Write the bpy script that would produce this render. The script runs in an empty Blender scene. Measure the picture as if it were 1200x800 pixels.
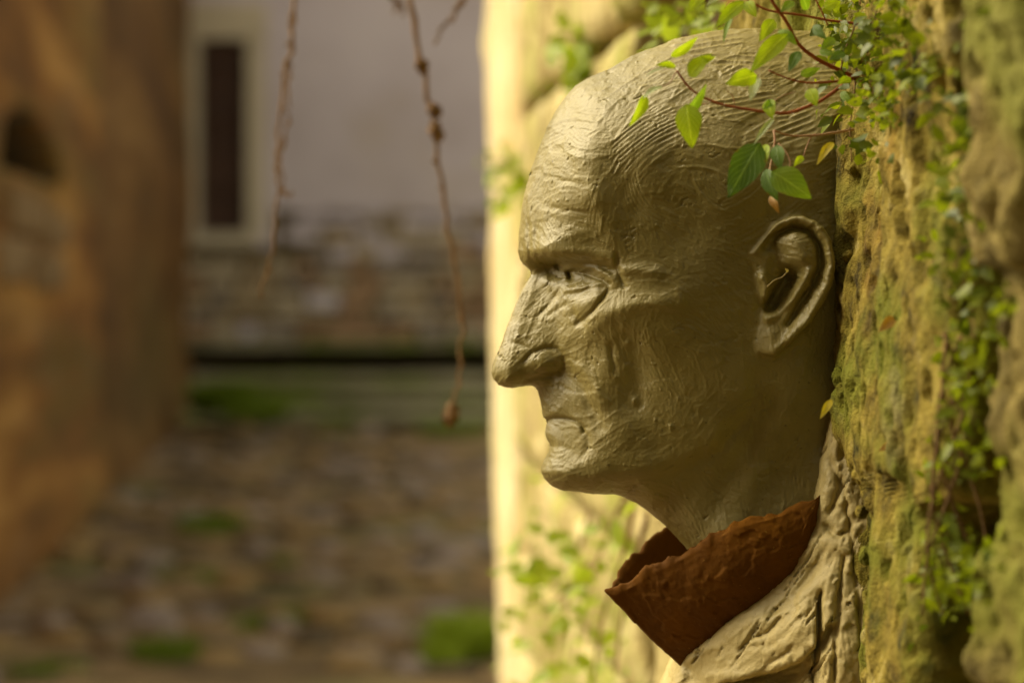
import bpy, bmesh, math, random
import numpy as np
from mathutils import Vector, Matrix, Euler

random.seed(7)
scene = bpy.context.scene
C = scene.collection

# ------------------------------------------------------------------ camera
FPX = 2833.0                      # focal length in pixels of a 1200 px wide frame (85 mm on 36 mm)
PCX, HOR = 600.0, 330.0           # principal column, horizon row
YAW = math.atan(214.0 / FPX)      # the alley runs towards column 386
CAMZ = 1.45
SY, CY = math.sin(YAW), math.cos(YAW)
cam_d = bpy.data.cameras.new('camera')
cam = bpy.data.objects.new('camera', cam_d)
C.objects.link(cam)
cam.location = (0, 0, CAMZ)
cam.rotation_euler = (math.radians(90), 0, -YAW)
cam_d.lens = 85
cam_d.sensor_width = 36
cam_d.shift_y = (HOR - 400.0) / 1200.0
cam_d.clip_start = 0.05
cam_d.clip_end = 500
cam_d.dof.use_dof = True
cam_d.dof.focus_distance = 1.215
cam_d.dof.aperture_fstop = 6.0
cam_d.dof.aperture_blades = 9
scene.camera = cam

# ------------------------------------------------------------------ sky and sun
SUN_AZ = Vector((-0.92, 0.39))    # where the sun stands (seen from above)
SUN_EL = math.radians(42)
world = bpy.data.worlds.new('World')
scene.world = world
world.use_nodes = True
wn = world.node_tree.nodes
wl = world.node_tree.links
bg = wn['Background']
sky = wn.new('ShaderNodeTexSky')
sky.sky_type = 'NISHITA'
sky.sun_disc = False
sky.sun_elevation = SUN_EL
sky.sun_rotation = math.atan2(SUN_AZ.x, SUN_AZ.y)
sky.dust_density = 3.0
sky.ozone_density = 0.5
hs = wn.new('ShaderNodeHueSaturation')
hs.inputs['Saturation'].default_value = 0.35       # thin high cloud
tint = wn.new('ShaderNodeMix')
tint.data_type = 'RGBA'
tint.blend_type = 'MULTIPLY'
tint.inputs[0].default_value = 1.0
tint.inputs[7].default_value = (1.0, 0.87, 0.58, 1)  # the photograph's warm white balance
wl.new(sky.outputs[0], hs.inputs['Color'])
wl.new(hs.outputs[0], tint.inputs[6])
wl.new(tint.outputs[2], bg.inputs[0])
bg.inputs[1].default_value = 0.15

sd = bpy.data.lights.new('sun', 'SUN')
sun = bpy.data.objects.new('sun', sd)
C.objects.link(sun)
sd.energy = 2.55
sd.angle = math.radians(60)
sd.color = (1.0, 0.895, 0.65)
az = SUN_AZ.normalized()
to_sun = Vector((az.x * math.cos(SUN_EL), az.y * math.cos(SUN_EL), math.sin(SUN_EL)))
sun.rotation_euler = to_sun.to_track_quat('Z', 'Y').to_euler()
sun.location = (-6, 6, 8)

vs = scene.view_settings
vs.view_transform = 'Standard'
vs.look = 'None'
vs.gamma = 1
vs.exposure = 0.9
scene.cycles.use_denoising = True
scene.cycles.max_bounces = 6


# ------------------------------------------------------------------ helpers
def P(px, py, D):
    """world point seen at pixel (px, py), D metres in front of the camera plane"""
    xc = (px - PCX) / FPX * D
    zc = (HOR - py) / FPX * D
    return Vector((xc * CY + D * SY, -xc * SY + D * CY, CAMZ + zc))


def hash3(i, j, k, seed):
    n = (i.astype(np.int64) * 73856093) ^ (j.astype(np.int64) * 19349663) ^ (k.astype(np.int64) * 83492791) ^ (seed * 2654435)
    n = (n ^ (n >> 13)) * 1274126177
    n = n & 0x7fffffff
    n = (n ^ (n >> 15)) * 2246822519
    n = n & 0x7fffffff
    return ((n ^ (n >> 11)) & 0xffff).astype(np.float32) / 65535.0


def vnoise(x, y, z, seed=0):
    """value noise in [-1, 1]"""
    x = np.asarray(x, dtype=np.float64); y = np.asarray(y, dtype=np.float64); z = np.asarray(z, dtype=np.float64)
    x, y, z = np.broadcast_arrays(x, y, z)
    i = np.floor(x); j = np.floor(y); k = np.floor(z)
    fx = x - i; fy = y - j; fz = z - k
    fx = fx * fx * (3 - 2 * fx); fy = fy * fy * (3 - 2 * fy); fz = fz * fz * (3 - 2 * fz)
    i = i.astype(np.int64); j = j.astype(np.int64); k = k.astype(np.int64)
    r = 0
    for a in (0, 1):
        wa = fx if a else 1 - fx
        for b in (0, 1):
            wb = fy if b else 1 - fy
            for c in (0, 1):
                wc = fz if c else 1 - fz
                r = r + wa * wb * wc * hash3(i + a, j + b, k + c, seed)
    return r * 2 - 1


def fbm(x, y, z, seed=0, octaves=4, gain=0.5):
    a, s, t = 1.0, 0.0, 0.0
    f = 1.0
    for o in range(octaves):
        s = s + a * vnoise(x * f + 17.3 * o, y * f - 9.1 * o, z * f + 3.7 * o, seed + o)
        t += a
        a *= gain
        f *= 2.03
    return s / t


def sstep(a, b, x):
    t = np.clip((x - a) / (b - a), 0, 1)
    return t * t * (3 - 2 * t)


def mesh_obj(name, verts, faces, mat, parent=None, smooth=True, uvs=None):
    me = bpy.data.meshes.new(name)
    if isinstance(verts, np.ndarray):
        nv, nf = len(verts), len(faces)
        fa = np.asarray(faces, dtype=np.int32)
        k = fa.shape[1]
        me.vertices.add(nv)
        me.vertices.foreach_set('co', np.ascontiguousarray(verts, dtype=np.float32).ravel())
        me.loops.add(nf * k)
        me.loops.foreach_set('vertex_index', fa.ravel())
        me.polygons.add(nf)
        me.polygons.foreach_set('loop_start', np.arange(0, nf * k, k, dtype=np.int32))
        me.polygons.foreach_set('loop_total', np.full(nf, k, dtype=np.int32))
        me.update(calc_edges=True)
    else:
        me.from_pydata([tuple(v) for v in verts], [], faces)
        me.update()
    if smooth:
        me.polygons.foreach_set('use_smooth', np.ones(len(me.polygons), dtype=bool))
    if uvs is not None:
        ul = me.uv_layers.new(name='UVMap')
        idx = np.empty(len(me.loops), dtype=np.int32)
        me.loops.foreach_get('vertex_index', idx)
        ul.data.foreach_set('uv', np.asarray(uvs, dtype=np.float32)[idx].ravel())
    me.validate()
    if mat:
        me.materials.append(mat)
    o = bpy.data.objects.new(name, me)
    C.objects.link(o)
    if parent is not None:
        o.parent = parent
    return o


def empty(name, loc=(0, 0, 0)):
    o = bpy.data.objects.new(name, None)
    C.objects.link(o)
    o.location = loc
    return o


def tag(o, label, cat, group=None):
    o['label'] = label
    o['category'] = cat
    if group:
        o['group'] = group
    return o


def struct(o):
    o['kind'] = 'structure'
    return o


def stuff(o, label=None, cat=None):
    o['kind'] = 'stuff'
    if label:
        o['label'] = label
    if cat:
        o['category'] = cat
    return o


def attach(o, parent):
    """parent while keeping the world placement (parents carry a location only)"""
    o.parent = parent
    o.matrix_parent_inverse = Matrix.Translation(-Vector(parent.location))
    return o


# ------------------------------------------------------------------ materials
def new_mat(name):
    m = bpy.data.materials.new(name)
    m.use_nodes = True
    nt = m.node_tree
    return m, nt, nt.nodes, nt.links, nt.nodes['Principled BSDF']


def noise_node(n, l, scale, detail=6, rough=0.6, coord=None, dim='3D', dist=0.0):
    t = n.new('ShaderNodeTexNoise')
    t.inputs['Scale'].default_value = scale
    t.inputs['Detail'].default_value = detail
    t.inputs['Roughness'].default_value = rough
    t.inputs['Distortion'].default_value = dist
    if coord is not None:
        l.new(coord, t.inputs['Vector'])
    return t


def ramp_node(n, l, src, stops):
    r = n.new('ShaderNodeValToRGB')
    e = r.color_ramp.elements
    e[0].position, e[0].color = stops[0][0], (*stops[0][1], 1)
    e[1].position, e[1].color = stops[-1][0], (*stops[-1][1], 1)
    for p, c in stops[1:-1]:
        x = e.new(p)
        x.color = (*c, 1)
    l.new(src, r.inputs[0])
    return r


def mix_node(n, l, fac, a, b, mode='MIX'):
    m = n.new('ShaderNodeMix')
    m.data_type = 'RGBA'
    m.blend_type = mode
    for s, v in ((0, fac), (6, a), (7, b)):
        if hasattr(v, 'is_output') or isinstance(v, bpy.types.NodeSocket):
            l.new(v, m.inputs[s])
        elif s == 0:
            m.inputs[0].default_value = v
        else:
            m.inputs[s].default_value = (*v, 1)
    return m.outputs[2]


def bump_chain(n, l, bs, items):
    prev = None
    for src, strength, dist in items:
        b = n.new('ShaderNodeBump')
        b.inputs['Strength'].default_value = strength
        b.inputs['Distance'].default_value = dist
        l.new(src, b.inputs['Height'])
        if prev is not None:
            l.new(prev, b.inputs['Normal'])
        prev = b.outputs[0]
    l.new(prev, bs.inputs['Normal'])


def simple_rock(name, stops, scale, bump=0.004, rough=0.85, extra=None, bscale=None, spec=0.25, far=False, stretch=None):
    """mottled mineral surface: colour ramp on noise, optional second tint in patches, two-level bump"""
    m, nt, n, l, bs = new_mat(name)
    tc = n.new('ShaderNodeTexCoord').outputs['Object']
    if stretch:
        mp = n.new('ShaderNodeMapping')
        mp.inputs['Scale'].default_value = stretch
        l.new(tc, mp.inputs[0])
        tc = mp.outputs[0]
    t = noise_node(n, l, scale, 3 if far else 5, 0.65, tc)
    col = ramp_node(n, l, t.outputs[0], stops).outputs[0]
    if extra:
        for (c, sc, lo, hi, amt) in extra:
            t2 = noise_node(n, l, sc, 3, 0.6, tc)
            r2 = ramp_node(n, l, t2.outputs[0], [(lo, (0, 0, 0)), (hi, (amt, amt, amt))])
            col = mix_node(n, l, r2.outputs[0], col, c)
    l.new(col, bs.inputs['Base Color'])
    bs.inputs['Roughness'].default_value = rough
    bs.inputs['Specular IOR Level'].default_value = spec
    if far:                       # stands far out of focus: colour and geometry only
        return m
    bsx = bscale or scale * 4
    t3 = noise_node(n, l, bsx, 5, 0.72, tc)
    bump_chain(n, l, bs, [(t3.outputs[0], 0.9, bump)])
    return m


def clay_mat(name, c0, c1, speck, rough=0.62, spec=0.5, bump=1.0):
    m, nt, n, l, bs = new_mat(name)
    tc = n.new('ShaderNodeTexCoord').outputs['Object']
    t = noise_node(n, l, 22, 4, 0.62, tc)
    col = ramp_node(n, l, t.outputs[0], [(0.3, c0), (0.7, c1)]).outputs[0]
    tb = noise_node(n, l, 7, 3, 0.6, tc, dist=0.6)
    rb = ramp_node(n, l, tb.outputs[0], [(0.42, (0, 0, 0)), (0.68, (0.5, 0.5, 0.5))])
    col = mix_node(n, l, rb.outputs[0], col, tuple(c * 0.62 for c in c0))
    t2 = noise_node(n, l, 420, 3, 0.6, tc)
    r2 = ramp_node(n, l, t2.outputs[0], [(0.66, (0, 0, 0)), (0.74, (0.8, 0.8, 0.8))])
    col = mix_node(n, l, r2.outputs[0], col, speck)
    l.new(col, bs.inputs['Base Color'])
    bs.inputs['Roughness'].default_value = rough
    bs.inputs['Specular IOR Level'].default_value = spec
    rr = ramp_node(n, l, t.outputs[0], [(0.3, (rough - .12,) * 3), (0.7, (rough + .12,) * 3)])
    l.new(rr.outputs[0], bs.inputs['Roughness'])
    gr = noise_node(n, l, 700, 3, 0.7, tc)
    lump = noise_node(n, l, 150, 3, 0.6, tc)
    bump_chain(n, l, bs, [(lump.outputs[0], 0.5, 0.0007 * bump), (gr.outputs[0], 0.6, 0.00042 * bump)])
    return m


M = {}
M['clay'] = clay_mat('clay', (0.215, 0.174, 0.048), (0.30, 0.246, 0.076), (0.10, 0.075, 0.024), 0.43, 0.55)
M['clay_pale'] = clay_mat('clay_pale', (0.40, 0.32, 0.125), (0.54, 0.44, 0.19), (0.20, 0.15, 0.06), 0.55, 0.4, 1.2)
M['clay_red'] = clay_mat('clay_red', (0.088, 0.032, 0.002), (0.17, 0.066, 0.003), (0.24, 0.13, 0.02), 0.8, 0.12, 0.7)
M['wall_near'] = simple_rock('mossy_stone', [(0.34, (0.02, 0.014, 0.003)), (0.44, (0.14, 0.105, 0.012)), (0.56, (0.26, 0.20, 0.030)), (0.68, (0.42, 0.35, 0.13))], 34, 0.009, 0.9,
                             [((0.13, 0.145, 0.007), 13, 0.46, 0.60, 0.8), ((0.28, 0.135, 0.015), 9, 0.56, 0.68, 0.55), ((0.22, 0.19, 0.10), 19, 0.6, 0.7, 0.5)], 70)
M['stone_cream'] = simple_rock('cream_stone', [(0.32, (0.24, 0.185, 0.06)), (0.5, (0.46, 0.38, 0.16)), (0.68, (0.70, 0.61, 0.34))], 14, 0.014, 0.88,
                               [((0.30, 0.33, 0.05), 5, 0.50, 0.62, 0.7), ((0.36, 0.28, 0.18), 12, 0.6, 0.7, 0.5)], 40)
M['plaster_cream'] = simple_rock('cream_plaster', [(0.3, (0.50, 0.40, 0.19)), (0.5, (0.64, 0.55, 0.32)), (0.7, (0.74, 0.66, 0.44))], 5, 0.012, 0.85,
                                 [((0.48, 0.33, 0.12), 2.6, 0.50, 0.64, 0.75), ((0.40, 0.40, 0.12), 4, 0.56, 0.66, 0.6)], 24)
M['mortar'] = simple_rock('mortar', [(0.3, (0.09, 0.07, 0.03)), (0.7, (0.20, 0.15, 0.07))], 20, 0.006, 0.95, None, 60)
M['stone_grey'] = simple_rock('grey_stone', [(0.32, (0.06, 0.045, 0.012)), (0.5, (0.20, 0.155, 0.04)), (0.72, (0.32, 0.26, 0.11))], 16, 0.010, 0.9,
                              [((0.13, 0.145, 0.007), 8, 0.47, 0.6, 0.75)], 40)
M['plaster_orange'] = simple_rock('orange_plaster', [(0.32, (0.085, 0.034, 0.006)), (0.5, (0.25, 0.11, 0.02)), (0.66, (0.48, 0.26, 0.07))], 1.6, 0.02, 0.92,
                                  [((0.22, 0.13, 0.06), 2.6, 0.55, 0.68, 0.6), ((0.15, 0.10, 0.022), 1.1, 0.50, 0.62, 0.75)], 7, far=True, stretch=(1, 0.16, 1))
M['hollow_shade'] = simple_rock('painted_shade', [(0.3, (0.05, 0.036, 0.018)), (0.7, (0.10, 0.07, 0.035))], 5, 0.02, 0.95, far=True)  # dark colour stands in for shade in the niche and plinth recess
M['plaster_lilac'] = simple_rock('lilac_plaster', [(0.25, (0.54, 0.47, 0.53)), (0.55, (0.66, 0.59, 0.68)), (0.8, (0.72, 0.65, 0.73))], 0.8, 0.01, 0.9,
                                 [((0.55, 0.46, 0.41), 0.5, 0.50, 0.66, 0.7)], 9, far=True)
M['plaster_pale'] = simple_rock('pale_surround', [(0.25, (0.56, 0.49, 0.38)), (0.75, (0.68, 0.60, 0.48))], 1.5, 0.01, 0.9, None, 9, far=True)
M['shutter'] = simple_rock('dark_wood', [(0.3, (0.055, 0.028, 0.020)), (0.7, (0.095, 0.048, 0.032))], 3, 0.004, 0.6, None, 20, far=True)
M['earth'] = simple_rock('earth', [(0.38, (0.09, 0.058, 0.026)), (0.62, (0.30, 0.20, 0.095))], 1.6, 0.02, 0.95, [((0.10, 0.13, 0.018), 0.55, 0.52, 0.66, 0.7)], 12, far=True)
M['bark_dry'] = simple_rock('dry_bark', [(0.3, (0.15, 0.085, 0.036)), (0.7, (0.30, 0.175, 0.08))], 120, 0.001, 0.85)
M['twig_red'] = simple_rock('red_twig', [(0.3, (0.26, 0.05, 0.018)), (0.7, (0.40, 0.11, 0.035))], 160, 0.0006, 0.5)
M['twig_pale'] = simple_rock('pale_twig', [(0.3, (0.34, 0.16, 0.09)), (0.7, (0.48, 0.30, 0.17))], 160, 0.0006, 0.5)
COB = []
for q, (a, b) in enumerate([((0.18, 0.12, 0.06), (0.32, 0.22, 0.11)), ((0.21, 0.165, 0.145), (0.36, 0.285, 0.25)), ((0.22, 0.14, 0.055), (0.40, 0.265, 0.11)), ((0.07, 0.05, 0.028), (0.14, 0.10, 0.055))]):
    COB.append(simple_rock('cobble_stone', [(0.3, a), (0.7, b)], 6, 0.008, 0.8, None, 25, far=True))
RUB = []
for q, (a, b) in enumerate([((0.34, 0.25, 0.16), (0.48, 0.38, 0.25)), ((0.42, 0.34, 0.25), (0.56, 0.47, 0.36)), ((0.33, 0.20, 0.12), (0.45, 0.30, 0.19)), ((0.27, 0.22, 0.19), (0.39, 0.33, 0.29))]):
    RUB.append(simple_rock('rubble_stone', [(0.3, a), (0.7, b)], 4, 0.01, 0.9, None, 18, far=True))


def leaf_mat(name, c_lo, c_hi, trans=0.45, rough=0.42, veins=True):
    m, nt, n, l, bs = new_mat(name)
    tc = n.new('ShaderNodeTexCoord')
    oi = n.new('ShaderNodeObjectInfo')
    t = noise_node(n, l, 60, 4, 0.6, tc.outputs['Object'])
    col = ramp_node(n, l, t.outputs[0], [(0.3, c_lo), (0.7, c_hi)]).outputs[0]
    if veins:
        sep = n.new('ShaderNodeSeparateXYZ')
        l.new(tc.outputs['UV'], sep.inputs[0])
        # side veins run obliquely from the midrib: v - 0.55*|u|
        ab = n.new('ShaderNodeMath'); ab.operation = 'ABSOLUTE'
        l.new(sep.outputs[0], ab.inputs[0])
        mu = n.new('ShaderNodeMath'); mu.operation = 'MULTIPLY_ADD'
        mu.inputs[1].default_value = -0.42
        l.new(ab.outputs[0], mu.inputs[0]); l.new(sep.outputs[1], mu.inputs[2])
        m2 = n.new('ShaderNodeMath'); m2.operation = 'MULTIPLY'
        m2.inputs[1].default_value = 44.0
        l.new(mu.outputs[0], m2.inputs[0])
        si = n.new('ShaderNodeMath'); si.operation = 'SINE'
        l.new(m2.outputs[0], si.inputs[0])
        rv = ramp_node(n, l, si.outputs[0], [(0.80, (0, 0, 0)), (1.0, (0.45, 0.45, 0.45))])
        mid = ramp_node(n, l, ab.outputs[0], [(0.03, (0.7, 0.7, 0.7)), (0.10, (0, 0, 0))])
        add = mix_node(n, l, 1.0, rv.outputs[0], mid.outputs[0], 'ADD')
        col = mix_node(n, l, add, col, tuple(min(1, c * 1.5 + 0.05) for c in c_hi))
        ed = n.new('ShaderNodeMath'); ed.operation = 'MULTIPLY'
        t5 = noise_node(n, l, 260, 3, 0.6, tc.outputs['Object'])
        l.new(ab.outputs[0], ed.inputs[0]); l.new(t5.outputs[0], ed.inputs[1])
        er = ramp_node(n, l, ed.outputs[0], [(0.48, (0, 0, 0)), (0.60, (0.75, 0.75, 0.75))])
        col = mix_node(n, l, er.outputs[0], col, (0.26, 0.19, 0.03))
        bump_chain(n, l, bs, [(add, 0.5, 0.0006), (t.outputs[0], 0.3, 0.0008)])
    l.new(col, bs.inputs['Base Color'])
    bs.inputs['Roughness'].default_value = rough
    bs.inputs['Specular IOR Level'].default_value = 0.4
    tr = n.new('ShaderNodeBsdfTranslucent')
    tcol = mix_node(n, l, 1.0, col, (1.0, 1.0, 0.45), 'MULTIPLY')
    l.new(tcol, tr.inputs[0])
    mx = n.new('ShaderNodeMixShader')
    mx.inputs[0].default_value = trans
    l.new(bs.outputs[0], mx.inputs[1]); l.new(tr.outputs[0], mx.inputs[2])
    l.new(mx.outputs[0], n['Material Output'].inputs[0])
    return m


M['leaf_bright'] = leaf_mat('leaf_bright', (0.36, 0.52, 0.010), (0.50, 0.66, 0.02), 0.55)
M['leaf_mid'] = leaf_mat('leaf_mid', (0.16, 0.28, 0.012), (0.26, 0.40, 0.03), 0.5)
M['leaf_dark'] = leaf_mat('leaf_dark', (0.075, 0.15, 0.015), (0.13, 0.23, 0.03), 0.35)
M['leaf_pale'] = leaf_mat('leaf_pale', (0.42, 0.50, 0.26), (0.56, 0.62, 0.38), 0.4)
M['leaf_yellow'] = leaf_mat('leaf_yellow', (0.55, 0.42, 0.02), (0.66, 0.55, 0.04), 0.5)
M['leaf_brown'] = leaf_mat('leaf_brown', (0.34, 0.16, 0.02), (0.46, 0.26, 0.05), 0.35)
M['foliage'] = leaf_mat('foliage', (0.15, 0.20, 0.010), (0.32, 0.38, 0.02), 0.5, veins=False)
M['foliage_far'] = leaf_mat('foliage_far', (0.24, 0.34, 0.02), (0.42, 0.52, 0.06), 0.5, veins=False)
M['foliage_dark'] = leaf_mat('foliage_dark', (0.06, 0.095, 0.008), (0.16, 0.20, 0.015), 0.35, veins=False)
M['grass'] = leaf_mat('grass', (0.12, 0.19, 0.010), (0.22, 0.30, 0.02), 0.4, veins=False)
M['straw'] = leaf_mat('straw', (0.40, 0.32, 0.14), (0.55, 0.45, 0.22), 0.3, veins=False)


# ------------------------------------------------------------------ small mesh makers
def tube(pts, radii, sides=7, seed=0, rough=0.0):
    """tapered tube through points; returns verts, faces"""
    pts = [Vector(p) for p in pts]
    V, F = [], []
    prev = None
    rnd = random.Random(seed)
    for i, p in enumerate(pts):
        d = (pts[min(i + 1, len(pts) - 1)] - pts[max(i - 1, 0)]).normalized()
        up = prev if prev is not None else (Vector((0, 0, 1)) if abs(d.z) < 0.9 else Vector((1, 0, 0)))
        a = (up - d * up.dot(d)).normalized()
        prev = a
        b = d.cross(a)
        r = radii[i] if hasattr(radii, '__len__') else radii
        for k in range(sides):
            t = 2 * math.pi * k / sides
            rr = r * (1 + rough * rnd.uniform(-1, 1))
            V.append(p + (a * math.cos(t) + b * math.sin(t)) * rr)
    for i in range(len(pts) - 1):
        for k in range(sides):
            k2 = (k + 1) % sides
            F.append((i * sides + k, i * sides + k2, (i + 1) * sides + k2, (i + 1) * sides + k))
    F.append(tuple(range(sides))[::-1])
    F.append(tuple(range((len(pts) - 1) * sides, len(pts) * sides)))
    return V, F


def smooth_path(pts, n=24):
    """Catmull-Rom through control points"""
    pts = [Vector(p) for p in pts]
    ext = [pts[0] * 2 - pts[1]] + pts + [pts[-1] * 2 - pts[-2]]
    out = []
    segs = len(pts) - 1
    per = max(2, n // segs)
    for s in range(segs):
        p0, p1, p2, p3 = ext[s:s + 4]
        for q in range(per):
            t = q / per
            out.append(0.5 * ((2 * p1) + (-p0 + p2) * t + (2 * p0 - 5 * p1 + 4 * p2 - p3) * t * t + (-p0 + 3 * p1 - 3 * p2 + p3) * t ** 3))
    out.append(pts[-1])
    return out


def box_verts(x0, x1, y0, y1, z0, z1):
    V = [(x0, y0, z0), (x1, y0, z0), (x1, y1, z0), (x0, y1, z0), (x0, y0, z1), (x1, y0, z1), (x1, y1, z1), (x0, y1, z1)]
    F = [(0, 3, 2, 1), (4, 5, 6, 7), (0, 1, 5, 4), (1, 2, 6, 5), (2, 3, 7, 6), (3, 0, 4, 7)]
    return V, F


def bevel_box(name, x0, x1, y0, y1, z0, z1, mat, parent=None, bev=0.02, jitter=0.0, seed=0):
    rnd = random.Random(seed)
    bm = bmesh.new()
    V, F = box_verts(x0, x1, y0, y1, z0, z1)
    vs_ = [bm.verts.new((v[0] + rnd.uniform(-1, 1) * jitter, v[1] + rnd.uniform(-1, 1) * jitter, v[2] + rnd.uniform(-1, 1) * jitter)) for v in V]
    for f in F:
        bm.faces.new([vs_[i] for i in f])
    if bev > 0:
        bmesh.ops.bevel(bm, geom=bm.edges[:], offset=bev, segments=2, affect='EDGES', profile=0.6)
    me = bpy.data.meshes.new(name)
    bm.to_mesh(me)
    bm.free()
    me.materials.append(mat)
    o = bpy.data.objects.new(name, me)
    C.objects.link(o)
    if parent is not None:
        o.parent = parent
    return o

# ------------------------------------------------------------------ the clay bust
D0 = 1.28                         # distance of the head's middle plane
SC = D0 / FPX                     # metres per pixel on that plane


def flat(pts):
    """image pixels with a known height (mm, towards the camera) -> pixels on the middle plane"""
    out = []
    for p in pts:
        k = (D0 - p[2] / 1000.0) / D0
        out.append((PCX + (p[0] - PCX) * k, HOR + (p[1] - HOR) * k) + tuple(p[2:]))
    return out


def seg_dist(U, V, poly, closed=False):
    best = np.full(U.shape, 1e9)
    pts = list(poly) + ([poly[0]] if closed else [])
    for (ax, ay), (bx, by) in zip(pts[:-1], pts[1:]):
        dx, dy = bx - ax, by - ay
        L = dx * dx + dy * dy + 1e-9
        t = np.clip(((U - ax) * dx + (V - ay) * dy) / L, 0, 1)
        best = np.minimum(best, (U - ax - t * dx) ** 2 + (V - ay - t * dy) ** 2)
    return np.sqrt(best)


def inside(U, V, poly):
    r = np.zeros(U.shape, dtype=bool)
    n = len(poly)
    for i in range(n):
        x0, y0 = poly[i]
        x1, y1 = poly[(i + 1) % n]
        if y0 == y1:
            continue
        c = ((V < y0) != (V < y1)) & (U < (x1 - x0) * (V - y0) / (y1 - y0) + x0)
        r ^= c
    return r


def rbf(pts, vals, U, V, eps=4.0):
    p = np.array(pts, dtype=float)
    v = np.array(vals, dtype=float)
    d = np.sqrt(((p[:, None, :] - p[None, :, :]) ** 2).sum(-1) + eps * eps)
    n = len(p)
    A = np.zeros((n + 3, n + 3))
    A[:n, :n] = -d
    A[:n, n] = 1; A[:n, n + 1] = p[:, 0] / 300; A[:n, n + 2] = p[:, 1] / 300
    A[n:, :n] = A[:n, n:].T
    b = np.concatenate([v, [0, 0, 0]])
    c = np.linalg.solve(A + np.diag([1e-6] * n + [0] * 3), b)
    out = c[n] + c[n + 1] * U / 300 + c[n + 2] * V / 300
    for i in range(n):
        out = out - c[i] * np.sqrt((U - p[i, 0]) ** 2 + (V - p[i, 1]) ** 2 + eps * eps)
    return out


def blur(A, k):
    """separable box blur, applied twice"""
    for _ in range(2):
        for ax in (0, 1):
            pad = [(0, 0), (0, 0)]
            pad[ax] = (k, k)
            B = np.pad(A, pad, mode='edge')
            cs = np.cumsum(B, axis=ax)
            z = np.zeros_like(np.take(cs, [0], axis=ax))
            cs = np.concatenate([z, cs], axis=ax)
            n = A.shape[ax]
            hi = np.take(cs, range(2 * k + 1, 2 * k + 1 + n), axis=ax)
            lo = np.take(cs, range(0, n), axis=ax)
            A = (hi - lo) / (2 * k + 1)
    return A


def crease(W, U, V, pts, amp, sig, h=40, taper=True):
    """add a ridge (amp > 0) or groove (amp < 0) in mm along an image polyline lying h mm towards the camera"""
    fl = flat([(p[0], p[1], h) for p in pts])
    poly = [(p[0], p[1]) for p in fl]
    d = seg_dist(U, V, poly)
    g = amp * np.exp(-(d / sig) ** 2)
    if taper and len(poly) > 1:
        (ax, ay), (bx, by) = poly[0], poly[-1]
        L = math.hypot(bx - ax, by - ay) + 1e-6
        da = np.hypot(U - ax, V - ay)
        db = np.hypot(U - bx, V - by)
        g = g * sstep(-0.05, 0.25, np.minimum(da, db) / L + 0.1)
    return W + g


def sample(A, u, v, u0, v0):
    x = np.clip(u - u0, 0, A.shape[1] - 1.001)
    y = np.clip(v - v0, 0, A.shape[0] - 1.001)
    i = x.astype(int); j = y.astype(int)
    fx = x - i; fy = y - j
    return (A[j, i] * (1 - fx) + A[j, i + 1] * fx) * (1 - fy) + (A[j + 1, i] * (1 - fx) + A[j + 1, i + 1] * fx) * fy


def surface_nets(F, origin, h):
    """naive surface nets of F < 0 on a regular grid; returns verts (world-less) and quads facing outwards"""
    S = F < 0
    nx, ny, nz = F.shape
    cnt = np.zeros((nx - 1, ny - 1, nz - 1), dtype=np.int8)
    for a in (0, 1):
        for b in (0, 1):
            for c in (0, 1):
                cnt += S[a:nx - 1 + a, b:ny - 1 + b, c:nz - 1 + c]
    act = (cnt > 0) & (cnt < 8)
    ids = np.full(act.shape, -1, dtype=np.int64)
    I, J, K = np.nonzero(act)
    ids[I, J, K] = np.arange(len(I))
    acc = np.zeros((len(I), 3)); num = np.zeros(len(I))
    corners = [(a, b, c) for a in (0, 1) for b in (0, 1) for c in (0, 1)]
    val = {c: F[I + c[0], J + c[1], K + c[2]] for c in corners}
    for c in corners:
        for ax in range(3):
            if c[ax] == 0:
                c2 = list(c); c2[ax] = 1; c2 = tuple(c2)
                a, b = val[c], val[c2]
                m = (a < 0) != (b < 0)
                t = np.where(m, a / np.where(m, a - b, 1), 0)
                for q in range(3):
                    acc[:, q] += np.where(m, c[q] + (t if q == ax else 0), 0)
                num += m
    P3 = acc / num[:, None] + np.stack([I, J, K], 1)
    verts = P3 * h + np.array(origin)
    quads = []
    for ax in range(3):
        A = S.take(range(0, S.shape[ax] - 1), axis=ax)
        B = S.take(range(1, S.shape[ax]), axis=ax)
        ch = A != B
        i, j, k = np.nonzero(ch)
        o = [i, j, k]
        b1, b2 = [(1, 2), (2, 0), (0, 1)][ax]
        ok = (o[b1] > 0) & (o[b2] > 0) & (o[b1] < F.shape[b1] - 1) & (o[b2] < F.shape[b2] - 1)
        i, j, k = i[ok], j[ok], k[ok]
        sgn = A[i, j, k]
        def at(d1, d2):
            q = [i.copy(), j.copy(), k.copy()]
            q[b1] = q[b1] - d1; q[b2] = q[b2] - d2
            return ids[q[0], q[1], q[2]]
        q = np.stack([at(1, 1), at(0, 1), at(0, 0), at(1, 0)], 1)
        q[~sgn] = q[~sgn][:, ::-1]
        quads.append(q)
    quads = np.concatenate(quads)
    quads = quads[(quads >= 0).all(1)]
    return verts, quads


def vert_normals(V, Q):
    n = np.cross(V[Q[:, 2]] - V[Q[:, 0]], V[Q[:, 3]] - V[Q[:, 1]])
    N = np.zeros_like(V)
    for c in range(4):
        np.add.at(N, Q[:, c], n)
    return N / (np.linalg.norm(N, axis=1, keepdims=True) + 1e-12)


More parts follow.
